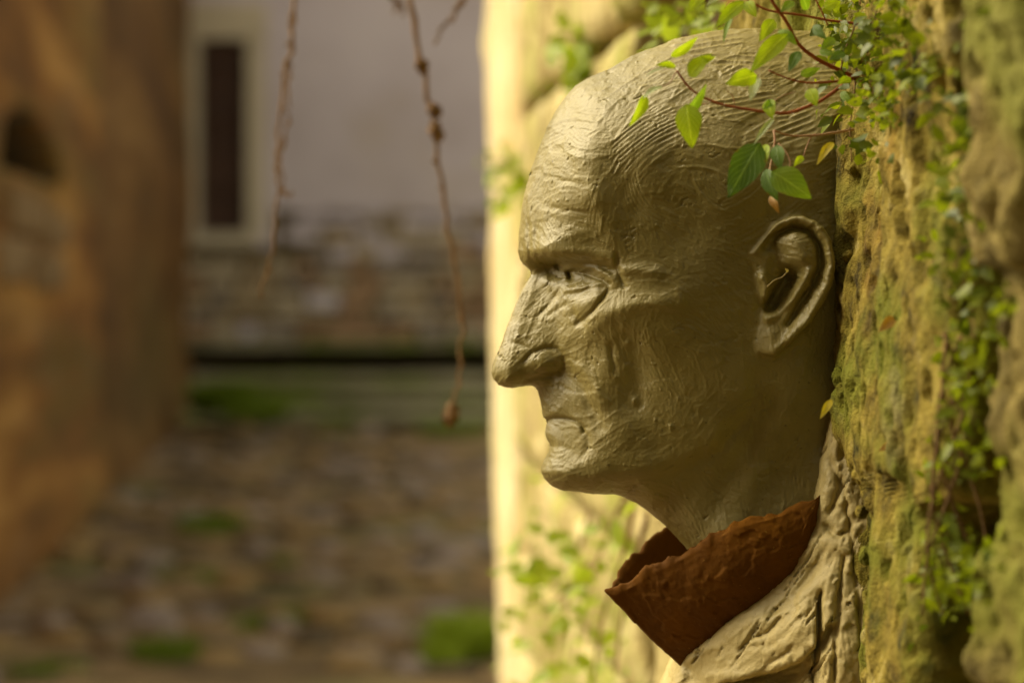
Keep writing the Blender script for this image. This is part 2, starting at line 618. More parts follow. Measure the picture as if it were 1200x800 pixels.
def relax(V, Q, it=2, lam=0.5):
    for _ in range(it):
        S = np.zeros_like(V); n = np.zeros(len(V))
        for c in range(4):
            for d in (1, 3):
                np.add.at(S, Q[:, c], V[Q[:, (c + d) % 4]])
                np.add.at(n, Q[:, c], 1)
        V = V * (1 - lam) + lam * S / n[:, None]
    return V


def img_uv(V):
    """local (x right, y away from the camera, z up; metres from the head's middle plane) -> image pixels on the visible side"""
    k = D0 / (D0 - np.abs(V[:, 1]))
    return PCX + V[:, 0] / SC * k, HOR - V[:, 2] / SC * k


def to_world(V):
    xc, yc, zc = V[:, 0], V[:, 1] + D0, V[:, 2]
    return np.stack([xc * CY + yc * SY, -xc * SY + yc * CY, CAMZ + zc], 1)


# --- profile of the head, crown to throat, in image pixels
PROFILE = [(1015, 54), (990, 44), (960, 38), (920, 35.5), (880, 35), (859, 36), (825, 40), (795, 47), (776, 53), (757, 60), (731, 72), (716, 80), (690, 92), (675, 101),
           (662, 115), (650.6, 132), (641, 149), (634.5, 167), (630, 178), (625.5, 192), (620, 208), (614, 229), (610.6, 250), (608.5, 272), (606.5, 294),
           (608.5, 302), (612.5, 309), (618, 314), (623.5, 317), (623, 321), (620, 326), (612.5, 338), (606, 351), (599.4, 368), (594.7, 381), (588.5, 399), (581.5, 416), (577.5, 428),
           (576, 436), (578.5, 443), (584.4, 450), (593.7, 454), (601, 454.5), (612.5, 452), (623.7, 451), (629.4, 454), (633, 466), (635.5, 480), (637, 488),
           (643, 493), (641, 497), (638.7, 507), (641.5, 514), (645.3, 521.6), (642.5, 531), (637.5, 539.4), (633.7, 550), (637.5, 560), (647, 569), (658, 573.7),
           (675, 575), (693.7, 577.5), (708.7, 578), (718, 578), (729.4, 580.6), (746, 589), (761, 599), (772.5, 608), (783.7, 618), (794, 629), (804.5, 641), (816, 660), (828, 686),
           (834, 700), (1016, 706), (1012, 560), (1014, 430), (1030, 350), (1058, 280), (1072, 210), (1068, 140), (1048, 85)]

HP = [  # image x, y, half width in mm
    (940, 60, 33), (900, 80, 47), (900, 130, 64), (850, 80, 43), (820, 120, 59), (780, 90, 40), (760, 140, 58), (720, 120, 42), (700, 150, 49), (680, 180, 48), (670, 140, 28),
    (655, 190, 34), (660, 230, 42), (640, 230, 28), (640, 260, 31), (625, 250, 20), (690, 220, 54), (700, 260, 54), (680, 265, 48), (660, 270, 42),
    (720, 190, 60), (730, 230, 61), (740, 270, 60), (740, 300, 59), (770, 240, 66), (790, 190, 69), (800, 280, 67), (850, 170, 74), (850, 240, 76), (850, 290, 73.5),
    (900, 200, 77), (950, 150, 72), (990, 120, 62), (1000, 220, 75), (950, 250, 76), (1000, 300, 72), (900, 290, 74),
    # brow
    (620, 298, 16), (632, 300, 25), (645, 300, 33), (660, 300, 38.5), (680, 299, 44.5), (700, 301, 49.5), (716, 310, 53), (728, 322, 55.5),
    # socket and eye
    (634, 312, 8.5), (645, 314, 11), (655, 316, 17), (640, 328, 12), (652, 330, 18), (660, 323, 19.5), (667, 324, 24.5), (676, 322, 30.5), (690, 320, 38.5), (702, 320, 46), (713, 322, 49.5),
    (664, 337, 26), (676, 336, 33), (692, 335, 41), (706, 334, 46.5), (718, 338, 51),
    # nose
    (628, 326, 5.5), (632, 336, 8.5), (642, 344, 13.5), (620, 345, 7), (626, 358, 10), (610, 370, 7.5), (618, 380, 11), (632, 372, 14.5), (646, 366, 19), (600, 398, 8.5), (608, 404, 12),
    (588, 425, 8), (596, 430, 12.5), (584, 440, 6), (594, 446, 10), (606, 440, 13), (618, 430, 15.5), (610, 418, 14), (624, 400, 15.5), (640, 394, 19), (614, 448, 8),
    (628, 428, 19), (640, 423, 21.5), (650, 424, 21), (655, 432, 20), (640, 434, 20), (626, 441, 14.5), (645, 443, 15.5), (663, 440, 22), (666, 424, 25),
    (652, 404, 22), (654, 386, 23), (664, 396, 28.5), (660, 372, 26), (672, 362, 33.5), (668, 348, 30),
    # cheek
    (686, 356, 42), (700, 350, 47.5), (686, 376, 40.5), (676, 385, 35.5), (696, 388, 44), (712, 372, 51), (730, 362, 56), (745, 350, 59.5), (745, 380, 58.5), (770, 345, 64), (770, 375, 62.5),
    (800, 340, 68.5), (800, 375, 65.5), (850, 335, 71), (850, 370, 69), (885, 340, 71.5), (880, 390, 69.5), (690, 410, 38.5), (708, 405, 45.5), (726, 400, 52), (750, 415, 54.5), (780, 410, 60), (820, 410, 65),
    (690, 430, 36.5), (706, 430, 43.5), (722, 430, 47.5), (745, 445, 50.5), (780, 445, 56.5), (820, 445, 62), (860, 435, 66.5), (680, 440, 31.5), (895, 430, 68),
    # mouth and chin
    (642, 462, 11.5), (650, 468, 16), (662, 466, 22), (674, 468, 28), (644, 482, 11.5), (652, 484, 16.5), (664, 482, 22.5), (676, 482, 28), (690, 480, 33.5), (704, 480, 40), (702, 460, 40.5),
    (648, 500, 11), (656, 506, 16.5), (668, 508, 23), (680, 506, 29), (692, 505, 34.5), (706, 505, 40), (724, 480, 45.5), (730, 510, 46),
    (652, 524, 14.5), (664, 527, 21.5), (680, 528, 29), (700, 528, 37.5), (644, 548, 13.5), (654, 550, 21), (668, 550, 27.5), (684, 550, 32), (700, 552, 36.5), (655, 565, 15), (675, 566, 24), (695, 568, 28.5),
    (720, 540, 42), (745, 540, 46.5), (770, 530, 50), (760, 490, 50.5), (790, 500, 55), (820, 480, 60), (850, 490, 61.5), (875, 465, 66), (725, 566, 35), (750, 566, 42), (780, 552, 49), (810, 530, 55.5), (840, 515, 59.5),
    # underside and neck
    (735, 578, 20), (760, 588, 30), (780, 580, 39), (810, 565, 47), (840, 550, 53), (870, 520, 57), (895, 480, 63), (790, 604, 30), (810, 610, 40), (830, 630, 45), (860, 600, 52), (890, 570, 55.5), (910, 520, 60),
    (930, 460, 67), (960, 420, 68), (930, 560, 58.5), (960, 520, 61), (980, 460, 64), (985, 560, 60), (860, 660, 52), (900, 640, 57), (950, 620, 60)]
HP = [p for p in HP]
RP = [  # rounding radius of the outline, px
    (900, 40, 190), (700, 90, 190), (640, 150, 175), (620, 210, 165), (612, 270, 120), (610, 295, 80), (624, 318, 22), (605, 360, 20), (590, 400, 22), (578, 435, 24), (600, 450, 18), (625, 450, 14),
    (635, 475, 34), (643, 495, 30), (640, 510, 34), (645, 525, 34), (637, 550, 44), (650, 568, 46), (690, 576, 50), (730, 582, 60), (770, 605, 80), (810, 650, 100), (840, 720, 100), (1000, 560, 120), (1060, 250, 190), (1000, 50, 190)]


def sculpt_head():
    u0, v0, u1, v1 = 560, 20, 1085, 745
    U, V = np.meshgrid(np.arange(u0, u1, dtype=float), np.arange(v0, v1, dtype=float))
    d = seg_dist(U, V, PROFILE, True)
    ins = inside(U, V, PROFILE)
    R = np.clip(rbf([p[:2] for p in RP], [p[2] for p in RP], U, V), 12, 200)
    fp = flat(HP)
    pu = np.array([p[0] for p in fp]); pv = np.array([p[1] for p in fp]); pw = np.array([p[2] for p in fp])
    dd = seg_dist(pu, pv, PROFILE, True)
    rr = sample(R, pu, pv, u0, v0)
    fac = lambda t: np.sqrt(np.clip(1 - (1 - np.clip(t, 0, 1)) ** 2, 0, 1))
    keep = inside(pu, pv, PROFILE) & (dd > 2.5)
    Hc = pw / np.maximum(fac(dd / rr), 0.3)
    H = rbf(list(zip(pu[keep], pv[keep])), Hc[keep], U, V, eps=3.0)
    H = np.maximum(H, 3.0)
    H = 0.35 * H + 0.65 * blur(H, 3)
    W = H * fac(d / R)
    K = lambda *a, **k: crease(W, U, V, *a, **k)
    # --- creases and swellings of the face (image pixels, mm, px)
    W = K([(628, 306), (645, 309), (668, 309), (692, 309), (716, 316)], -4.6, 5.0, h=35)
    W = K([(640, 299), (664, 297), (690, 298), (712, 305)], 2.3, 8, h=42)
    W = K([(652, 320), (666, 322), (686, 323)], -3.0, 10, h=32, taper=False)
    W = K([(662, 312), (678, 311), (698, 313), (712, 322), (719, 332)], 2.4, 3.8, h=42)          # hooded upper lid
    W = K([(660, 318), (672, 318), (686, 321), (702, 327), (714, 333)], -2.2, 1.9, h=38)                       # lid line
    W = K([(664, 326), (668, 327)], 1.2, 5.0, h=32, taper=False)                                   # eyeball
    W = K([(667, 320), (669, 326)], -6.5, 3.0, h=28, taper=False)
    W = K([(676, 347), (684, 341), (694, 335)], -1.0, 2.4, h=38)
    W = K([(652, 309), (656, 313)], -6.0, 3.6, h=20, taper=False)
    W = K([(672, 316), (684, 317), (698, 321)], -2.2, 2.6, h=36)
    W = K([(662, 340), (676, 338), (694, 334), (710, 330)], 1.6, 3.0, h=38)                        # lower lid
    W = K([(666, 347), (678, 343), (694, 340)], -0.5, 3, h=36)
    W = K([(672, 362), (684, 356), (698, 345)], 1.5, 7, h=40, taper=False)                          # bag
    W = K([(676, 381), (684, 375), (694, 365), (704, 352), (713, 339)], -2.3, 2.2, h=44)
    W = K([(670, 360), (674, 370), (680, 378)], -1.6, 4, h=36)
    W = K([(698, 376), (718, 364), (745, 356), (790, 352)], 2.4, 10, h=54)
    W = K([(722, 298), (723, 312), (727, 326), (731, 336)], -2.4, 2.6, h=54)                        # crow's foot
    W = K([(726, 316), (745, 316), (770, 320)], 1.8, 6, h=58)
    W = K([(628, 374), (640, 362), (650, 350), (656, 340)], -1.5, 3, h=16)
    W = K([(640, 372), (652, 364), (664, 356)], -1.1, 3, h=22)
    W = K([(613, 424), (624, 414), (640, 407), (653, 408), (660, 417), (661, 428), (658, 438)], -1.8, 2.6, h=20)
    W = K([(622, 428), (636, 423), (650, 424)], 0.5, 7, h=20, taper=False)
    W = K([(616, 445), (632, 441), (648, 440), (656, 437)], -2.0, 3.0, h=16)
    W = K([(600, 401), (612, 404), (622, 411)], -1.0, 2.5, h=12)
    W = K([(664, 434), (676, 445), (688, 465), (698, 486), (702, 500)], -1.9, 6, h=34)              # nasolabial fold
    W = K([(676, 424), (692, 444), (704, 468)], 1.8, 8, h=40)
    W = K([(716, 404), (717, 420), (721, 436)], -1.6, 3, h=48)
    W = K([(735, 402), (746, 430), (744, 470)], -3.6, 18, h=52)
    W = K([(640, 494), (650, 491.5), (662, 490.5), (674, 493), (682, 499), (684, 505)], -2.6, 2.0, h=24, taper=False)   # mouth
    W = K([(640, 486), (655, 484), (670, 485), (682, 491)], 0.4, 4, h=22)
    W = K([(646, 503), (660, 503), (674, 506)], 0.4, 6, h=22, taper=False)
    W = K([(647, 522), (660, 524), (672, 529), (682, 540)], -0.5, 5, h=24, taper=False)
    W = K([(687, 503), (690, 520), (684, 536)], -1.2, 4, h=34)
    W = K([(700, 573), (740, 572), (790, 556), (840, 528), (872, 488), (884, 440)], -2.0, 9, h=52)
    W = K([(935, 440), (910, 500), (882, 560), (858, 630)], 1.6, 16, h=60)
    W = K([(900, 470), (868, 540), (838, 600), (822, 640)], -1.2, 12, h=56)
    W = K([(613, 255), (611, 280), (614, 300)], -0.9, 2.2, h=12)
    W = K([(620, 258), (620, 282), (622, 304)], -1.6, 2.4, h=18)
    W = K([(629, 262), (628, 284), (631, 305)], -1.7, 2.6, h=24)
    W = K([(700, 225), (708, 255), (716, 290)], 1.0, 11, h=56)
    W = K([(716, 165), (728, 200), (738, 240)], -1.4, 18, h=58)
    W = K([(672, 175), (690, 205), (694, 235)], 1.2, 14, h=48)
    W = K([(640, 205), (662, 212), (684, 218)], -0.7, 3, h=38)
    W = K([(636, 240), (660, 246), (690, 250)], -0.8, 3, h=40)
    W = K([(640, 172), (664, 174), (690, 182)], -0.5, 3, h=40)
    # --- signed square field: smooth across the outline
    Hs = np.maximum(H, 3.0)
    Q = np.where(ins, np.maximum(W, 0.05) ** 2, -Hs ** 2 * 2 * d / R) * 1e-6      # m^2
    Wm = np.where(ins, np.maximum(W, 0.05), -1.0) * 1e-3
    # --- ear
    EO = [(878, 298), (884, 290), (894, 277), (907, 260), (924, 251), (940, 250), (953, 256), (965, 267), (973, 280), (977, 296), (978, 312), (976, 332), (965, 356), (953, 378), (938, 393), (928, 405), (911, 421),
          (898, 419), (889, 414), (886, 402), (892, 380), (893, 360), (888, 340), (886, 318)]
    efl = flat([(p[0], p[1], 80) for p in EO])
    epoly = [(p[0], p[1]) for p in efl]
    ed = seg_dist(U, V, epoly, True)
    eins = inside(U, V, epoly)
    esd = np.where(eins, -ed, ed)
    EP = flat([(880, 296, 74), (900, 270, 79), (925, 254, 83), (950, 258, 88), (970, 280, 91), (977, 310, 92), (968, 345, 89), (950, 378, 85), (930, 402, 80), (908, 418, 75), (890, 408, 72), (890, 370, 73), (888, 330, 74), (915, 300, 80), (940, 300, 86), (925, 340, 81), (915, 380, 77)])
    EW = rbf([p[:2] for p in EP], [p[2] for p in EP], U, V)
    K2 = lambda *a, **k: crease(EW, U, V, *a, **k)
    EW = K2([(884, 293), (898, 273), (914, 260), (935, 255), (953, 264), (966, 281), (971, 306), (967, 332), (955, 356), (942, 379), (926, 397)], 3.2, 5, h=82, taper=False)
    EW = K2([(900, 290), (912, 274), (930, 267), (948, 270), (959, 288), (961, 312), (952, 335), (938, 358), (926, 380)], -6.5, 4.0, h=82)
    EW = K2([(932, 285), (938, 300)], 3.5, 12, h=84, taper=False)
    EW = K2([(946, 318), (937, 335), (926, 353), (912, 368), (902, 372)], 4.5, 4, h=82)
    EW = K2([(926, 325), (917, 340), (907, 358)], -15, 9.5, h=76, taper=False)
    EW = K2([(920, 315), (928, 322)], -5, 7, h=76, taper=False)
    EW = K2([(904, 284), (912, 300), (908, 318)], -4, 8, h=76)
    EW = K2([(892, 325), (897, 335), (896, 346)], 4.5, 6, h=74, taper=False)
    EW = K2([(905, 395), (905, 410)], 2.0, 9, h=76, taper=False)
    EW = K2([(938, 372), (922, 396), (908, 412)], 1.5, 4, h=80)
    EW = EW * 1e-3
    # pull the head in behind the ear shell so the concha is hollow
    conch = flat([(922, 330, 74), (915, 343, 74), (907, 358, 74)])
    cd = seg_dist(U, V, [(p[0], p[1]) for p in conch])
    Wm2 = Wm - 0.012 * np.exp(-(cd / 10.5) ** 2)
    Q = np.where(ins, np.maximum(Wm2, 5e-5) ** 2 * np.where(W > 0, 1, 1), Q)
    # --- polygonise: the side towards the alley mouth fine, the other coarse
    def half(h, ya, yb):
        x0, x1 = (568 - PCX) * SC, (1078 - PCX) * SC
        z0, z1 = (HOR - 738) * SC, (HOR - 28) * SC
        xs = np.arange(x0, x1, h); zs = np.arange(z0, z1, h); ys = np.arange(ya, yb + h, h)
        gu = PCX + xs[:, None] / SC + 0 * zs[None, :]
        gv = HOR - zs[None, :] / SC + 0 * xs[:, None]
        Qg = sample(Q, gu, gv, u0, v0).astype(np.float32)
        Eg = (sample(esd, gu, gv, u0, v0) * SC).astype(np.float32)
        Wg = sample(EW, gu, gv, u0, v0).astype(np.float32)
        Y = np.abs(ys).astype(np.float32)
        F = (Y[None, :, None] ** 2 - Qg[:, None, :]) / (Y[None, :, None] + np.sqrt(np.abs(Qg))[:, None, :] + 0.003)
        ia = np.where((Eg < 0.004).any(1))[0]; ka = np.where((Eg < 0.004).any(0))[0]
        sl = np.s_[ia[0]:ia[-1] + 1, :, ka[0]:ka[-1] + 1]
        e2 = Eg[sl[0], sl[2]][:, None, :]; w2 = Wg[sl[0], sl[2]][:, None, :]
        th = 0.0105
        yy = Y[None, :, None]
        G = np.maximum(np.maximum(e2 + 0.0015, (yy - w2) * 0.8), (w2 - th) - yy)
        p = np.maximum(e2 + 0.004, 0); q = np.maximum(yy - w2 + 0.004, 0)
        G = np.maximum(G, np.sqrt(p * p + q * q) - 0.004)          # rounded rim of the ear
        Fh = F[sl]
        kk = 0.004
        hh = np.clip(0.5 + 0.5 * (Fh - G) / kk, 0, 1)
        F[sl] = Fh * (1 - hh) + G * hh - kk * hh * (1 - hh)
        Vt, Qd = surface_nets(F, (xs[0], ys[0], zs[0]), h)
        return relax(Vt, Qd, 2, 0.45), Qd
    Va, Qa = half(0.00055, -0.098, 0.002)
    Vb, Qb = half(0.0017, -0.002, 0.098)
    return (Va, Qa), (Vb, Qb)


# --- tool marks: strokes laid over one another on the image plane, the last one wins
FLOW = [  # x, y, direction in degrees (image x right, y down), groove depth, spacing
    (625, 230, -60, 0.19, 3.9), (640, 180, -35, 0.21, 3.9), (660, 140, -25, 0.21, 3.9), (665, 180, 15, 0.25, 3.9), (655, 220, 5, 0.24, 3.9), (660, 255, 8, 0.21, 3.5), (640, 275, 60, 0.19, 3.9), (690, 150, 20, 0.19, 4.7),
    (690, 100, -30, 0.15, 3.9), (740, 80, -25, 0.41, 5.5), (800, 70, -20, 0.68, 6.0), (860, 60, -14, 0.77, 6.4), (920, 70, -10, 0.77, 6.4), (860, 95, -26, 0.77, 6.4), (930, 110, -28, 0.77, 6.4), (960, 160, -26, 0.72, 6.4), (900, 150, -22, 0.54, 6.4),
    (790, 110, -30, 0.41, 5.5), (760, 130, -40, 0.45, 5.5), (735, 160, -50, 0.54, 6.0), (715, 200, -65, 0.37, 5.1), (735, 220, -72, 0.54, 5.5), (760, 180, -48, 0.54, 5.5), (800, 160, -25, 0.54, 5.5), (830, 170, 10, 0.50, 5.5), (850, 210, 55, 0.45, 5.5),
    (780, 220, -55, 0.50, 5.5), (810, 200, 0, 0.45, 5.5), (780, 260, 35, 0.34, 4.7), (760, 290, 45, 0.31, 4.7), (730, 280, -80, 0.31, 4.7), (820, 260, 30, 0.25, 4.7), (870, 240, -30, 0.45, 6.4), (840, 300, 10, 0.19, 4.7), (890, 230, -45, 0.45, 6.4),
    (700, 240, -80, 0.15, 3.9), (690, 280, 20, 0.12, 3.9), (740, 318, -8, 0.34, 4.7), (770, 325, 5, 0.28, 4.7), (740, 360, 95, 0.31, 4.7), (760, 370, 100, 0.25, 4.7), (700, 360, -45, 0.19, 3.9), (720, 390, 70, 0.15, 3.9),
    (800, 350, 15, 0.09, 5.5), (850, 350, 60, 0.15, 4.7), (870, 330, 40, 0.22, 4.7), (800, 400, 50, 0.07, 6.2), (850, 420, 70, 0.09, 5.5), (780, 440, 60, 0.09, 6.2), (740, 440, 80, 0.12, 5.5),
    (610, 360, -60, 0.06, 3.9), (600, 400, -58, 0.09, 3.5), (590, 430, -55, 0.16, 3.5), (615, 425, -35, 0.10, 3.9), (640, 425, -10, 0.11, 3.5), (640, 380, -30, 0.07, 3.9), (650, 350, -40, 0.06, 3.9), (690, 340, -30, 0.05, 3.9), (650, 470, 60, 0.06, 3.9), (675, 475, 20, 0.22, 3.5), (690, 430, 60, 0.05, 3.9), (660, 505, 10, 0.07, 3.9),
    (650, 545, -25, 0.19, 3.9), (670, 560, -5, 0.14, 3.9), (690, 530, -40, 0.12, 4.7), (720, 530, -35, 0.15, 4.7), (760, 500, -40, 0.22, 5.5), (800, 500, -50, 0.15, 5.5), (720, 560, -10, 0.19, 4.7), (780, 545, -25, 0.19, 5.5), (850, 480, -55, 0.15, 5.5),
    (760, 590, 20, 0.15, 4.7), (800, 590, 50, 0.19, 5.5), (840, 600, 70, 0.19, 5.5), (880, 540, 95, 0.19, 5.5), (920, 500, 100, 0.15, 5.5), (940, 560, 95, 0.19, 6.2), (880, 620, 80, 0.19, 5.5), (930, 440, 100, 0.15, 5.5), (960, 600, 90, 0.19, 6.2)]


def paint_strokes(u0, v0, u1, v1, flow, count, seed, amp=1.0, fine=None):
    rnd = random.Random(seed)
    A = np.zeros((v1 - v0, u1 - u0), dtype=np.float32)
    fx = np.array([f[0] for f in flow], float); fy = np.array([f[1] for f in flow], float)
    ca = np.cos(2 * np.radians([f[2] for f in flow])); sa = np.sin(2 * np.radians([f[2] for f in flow]))
    dp = np.array([f[3] for f in flow]); sp = np.array([f[4] for f in flow])

    def field(x, y):
        w = 1.0 / ((fx - x) ** 2 + (fy - y) ** 2 + 60) ** 1.7
        w /= w.sum()
        return 0.5 * math.atan2((sa * w).sum(), (ca * w).sum()), max(0.15, float((dp * w).sum())), float((sp * w).sum())
    tr = np.random.RandomState(seed)
    tile = tr.rand(64, 64)
    tile = np.kron(tile, np.ones((4, 4)))
    for _ in range(2):
        tile = (tile + np.roll(tile, 1, 0) + np.roll(tile, -1, 0) + np.roll(tile, 2, 0) + np.roll(tile, -2, 0)) / 5
        tile = (tile + np.roll(tile, 1, 1) + np.roll(tile, -1, 1) + np.roll(tile, 2, 1) + np.roll(tile, -2, 1)) / 5
    tile = (tile - tile.mean()) / (2.2 * tile.std())

    def tn(a, b, o):
        return tile[(a * 4 + o * 37).astype(int) & 255, (b * 4 + o * 53).astype(int) & 255]
    for q in range(count):
        cx, cy = rnd.uniform(u0, u1), rnd.uniform(v0, v1)
        th, dep, spc = field(cx, cy)
        L = rnd.uniform(16, 46) * (0.75 + 0.9 * dep)
        wd = rnd.uniform(6, 17)
        if fine is not None:
            L, wd, spc, dep = rnd.uniform(8, 26), rnd.uniform(4, 9), fine[0], fine[1] * rnd.uniform(.4, 1.4)
            th += rnd.gauss(0, 0.35)
        th += rnd.gauss(0, 0.16)
        # curvature from the flow a little ahead and behind
        t1 = field(cx + math.cos(th) * L * .6, cy + math.sin(th) * L * .6)[0]
        t0 = field(cx - math.cos(th) * L * .6, cy - math.sin(th) * L * .6)[0]
        dth = (t1 - t0 + math.pi / 2) % math.pi - math.pi / 2
        kap = max(-0.02, min(0.02, dth / (1.2 * L)))
        R = int(L + wd + 4)
        xa, xb = max(u0, int(cx) - R), min(u1, int(cx) + R)
        ya, yb = max(v0, int(cy) - R), min(v1, int(cy) + R)
        if xb - xa < 3 or yb - ya < 3:
            continue
        X, Y = np.meshgrid(np.arange(xa, xb) - cx, np.arange(ya, yb) - cy)
        t = X * math.cos(th) + Y * math.sin(th)
        s = -X * math.sin(th) + Y * math.cos(th) - 0.5 * kap * t * t
        spx = max(2.8, spc * rnd.uniform(0.7, 1.2))
        ph = rnd.uniform(0, 6.28)
        wob = 0.8 * tn(t / 22.0, s / 9.0, q)
        g = np.cos(2 * math.pi * (s + wob) / spx + ph)
        g = np.where(g > 0, g ** 1.6 * 1.1, g * 0.5) * (0.65 + 0.5 * tn(s / 3.0, t / 40.0, q + 7))
        plain = rnd.random() < 0.5
        g = g * dep * (rnd.uniform(0.02, 0.18) if plain else rnd.uniform(0.35, 1.3)) * (0.75 + 0.6 * tn(t / 16.0, s / 30.0, q + 23))
        off = rnd.gauss(0, 0.10 if fine is None else 0.05) * (0.6 + dep)
        e = np.abs(s) / wd
        lip = np.exp(-((e - 1.0) / 0.16) ** 2) * (0.12 + 0.35 * dep) * rnd.uniform(0.2, 1)
        endl = sstep(0.72, 1.0, t / L) * np.exp(-(e) ** 2) * (0.3 * dep) * rnd.uniform(0, 1)
        m = sstep(1.08, 0.9, e) * sstep(1.0, 0.86, np.abs(t) / L + 0.06 * tn(s / 2.5, 0 * s, q + 13))
        m2 = sstep(1.4, 1.0, e) * sstep(1.05, 0.86, np.abs(t) / L)
        sub = A[ya - v0:yb - v0, xa - u0:xb - u0]
        sub[:] = sub * (1 - m) + m * (g + off) + (lip + endl) * m2
    return A * amp


def clay_relief(Vt, Qd, D2, u0, v0, seed, pit=1.0, flake=0.18, crack=0.0, ang=-40, clen=60.0, cden=0.0):
    """push vertices along their normals by painted strokes, flakes, crumbs and pits (mm)"""
    N = vert_normals(Vt, Qd)
    u, v = img_uv(Vt)
    dsp = sample(D2, u, v, u0, v0)
    x, y, z = Vt[:, 0] * 1000, Vt[:, 1] * 1000, Vt[:, 2] * 1000
    lump = fbm(x / 16, y / 16, z / 16, seed, 3)
    fl = fbm(x / 11, y / 11, z / 9, seed + 20, 4)
    fl2 = fbm(x / 6, y / 7, z / 5, seed + 30, 3)
    pz = vnoise(x / 2.6, y / 2.6, z / 2.6, seed + 40)
    pw_ = vnoise(x / 14, y / 14, z / 14, seed + 41)
    dsp = dsp + 0.4 * lump + flake * sstep(0.02, 0.10, fl) + 0.5 * flake * sstep(0.12, 0.2, fl2)
    dsp = dsp - pit * 0.9 * sstep(0.72, 0.95, pz) * sstep(0.15, 0.5, pw_) + pit * 0.7 * sstep(0.70, 0.95, -pz) * sstep(0.2, 0.6, -pw_)
    dsp = dsp + 0.06 * fbm(x / 1.7, y / 1.7, z / 1.7, seed + 50, 2)
    if crack > 0:                 # short tears running along one direction of the image plane
        ca_, sa_ = math.cos(math.radians(ang)), math.sin(math.radians(ang))
        t_ = u * ca_ + v * sa_
        s_ = -u * sa_ + v * ca_
        nn = np.abs(fbm(t_ / clen, s_ / 8.0, 0 * t_, seed + 60, 3))
        mk = sstep(cden, cden + 0.2, vnoise(t_ / (clen * 0.5), s_ / 14.0, 0 * t_, seed + 66))
        dsp = dsp - crack * sstep(0.055, 0.012, nn) * mk
    return Vt + N * (dsp * 1e-3)[:, None]


bust = empty('clay_bust', P(990, 1000, D0))
tag(bust, 'life-size clay bust of a bald scowling man in profile, jutting out of the stone wall', 'sculpture')

(Va, Qa), (Vb, Qb) = sculpt_head()
ST = paint_strokes(560, 20, 1085, 745, FLOW, 1700, 11, amp=1.0)
ST += paint_strokes(560, 20, 1085, 745, FLOW, 5200, 12, fine=(3.9, 0.125))
Vh = np.concatenate([clay_relief(Va, Qa, ST, 560, 20, 3, pit=0.8, crack=0.6, ang=-25, clen=34.0, cden=0.6), clay_relief(Vb, Qb, ST, 560, 20, 3)])
head = attach(mesh_obj('head', to_world(Vh), np.concatenate([Qa, Qb + len(Va)]), M['clay']), bust)
head['label'] = 'bald clay head with hooked nose, heavy brow and one ear showing'


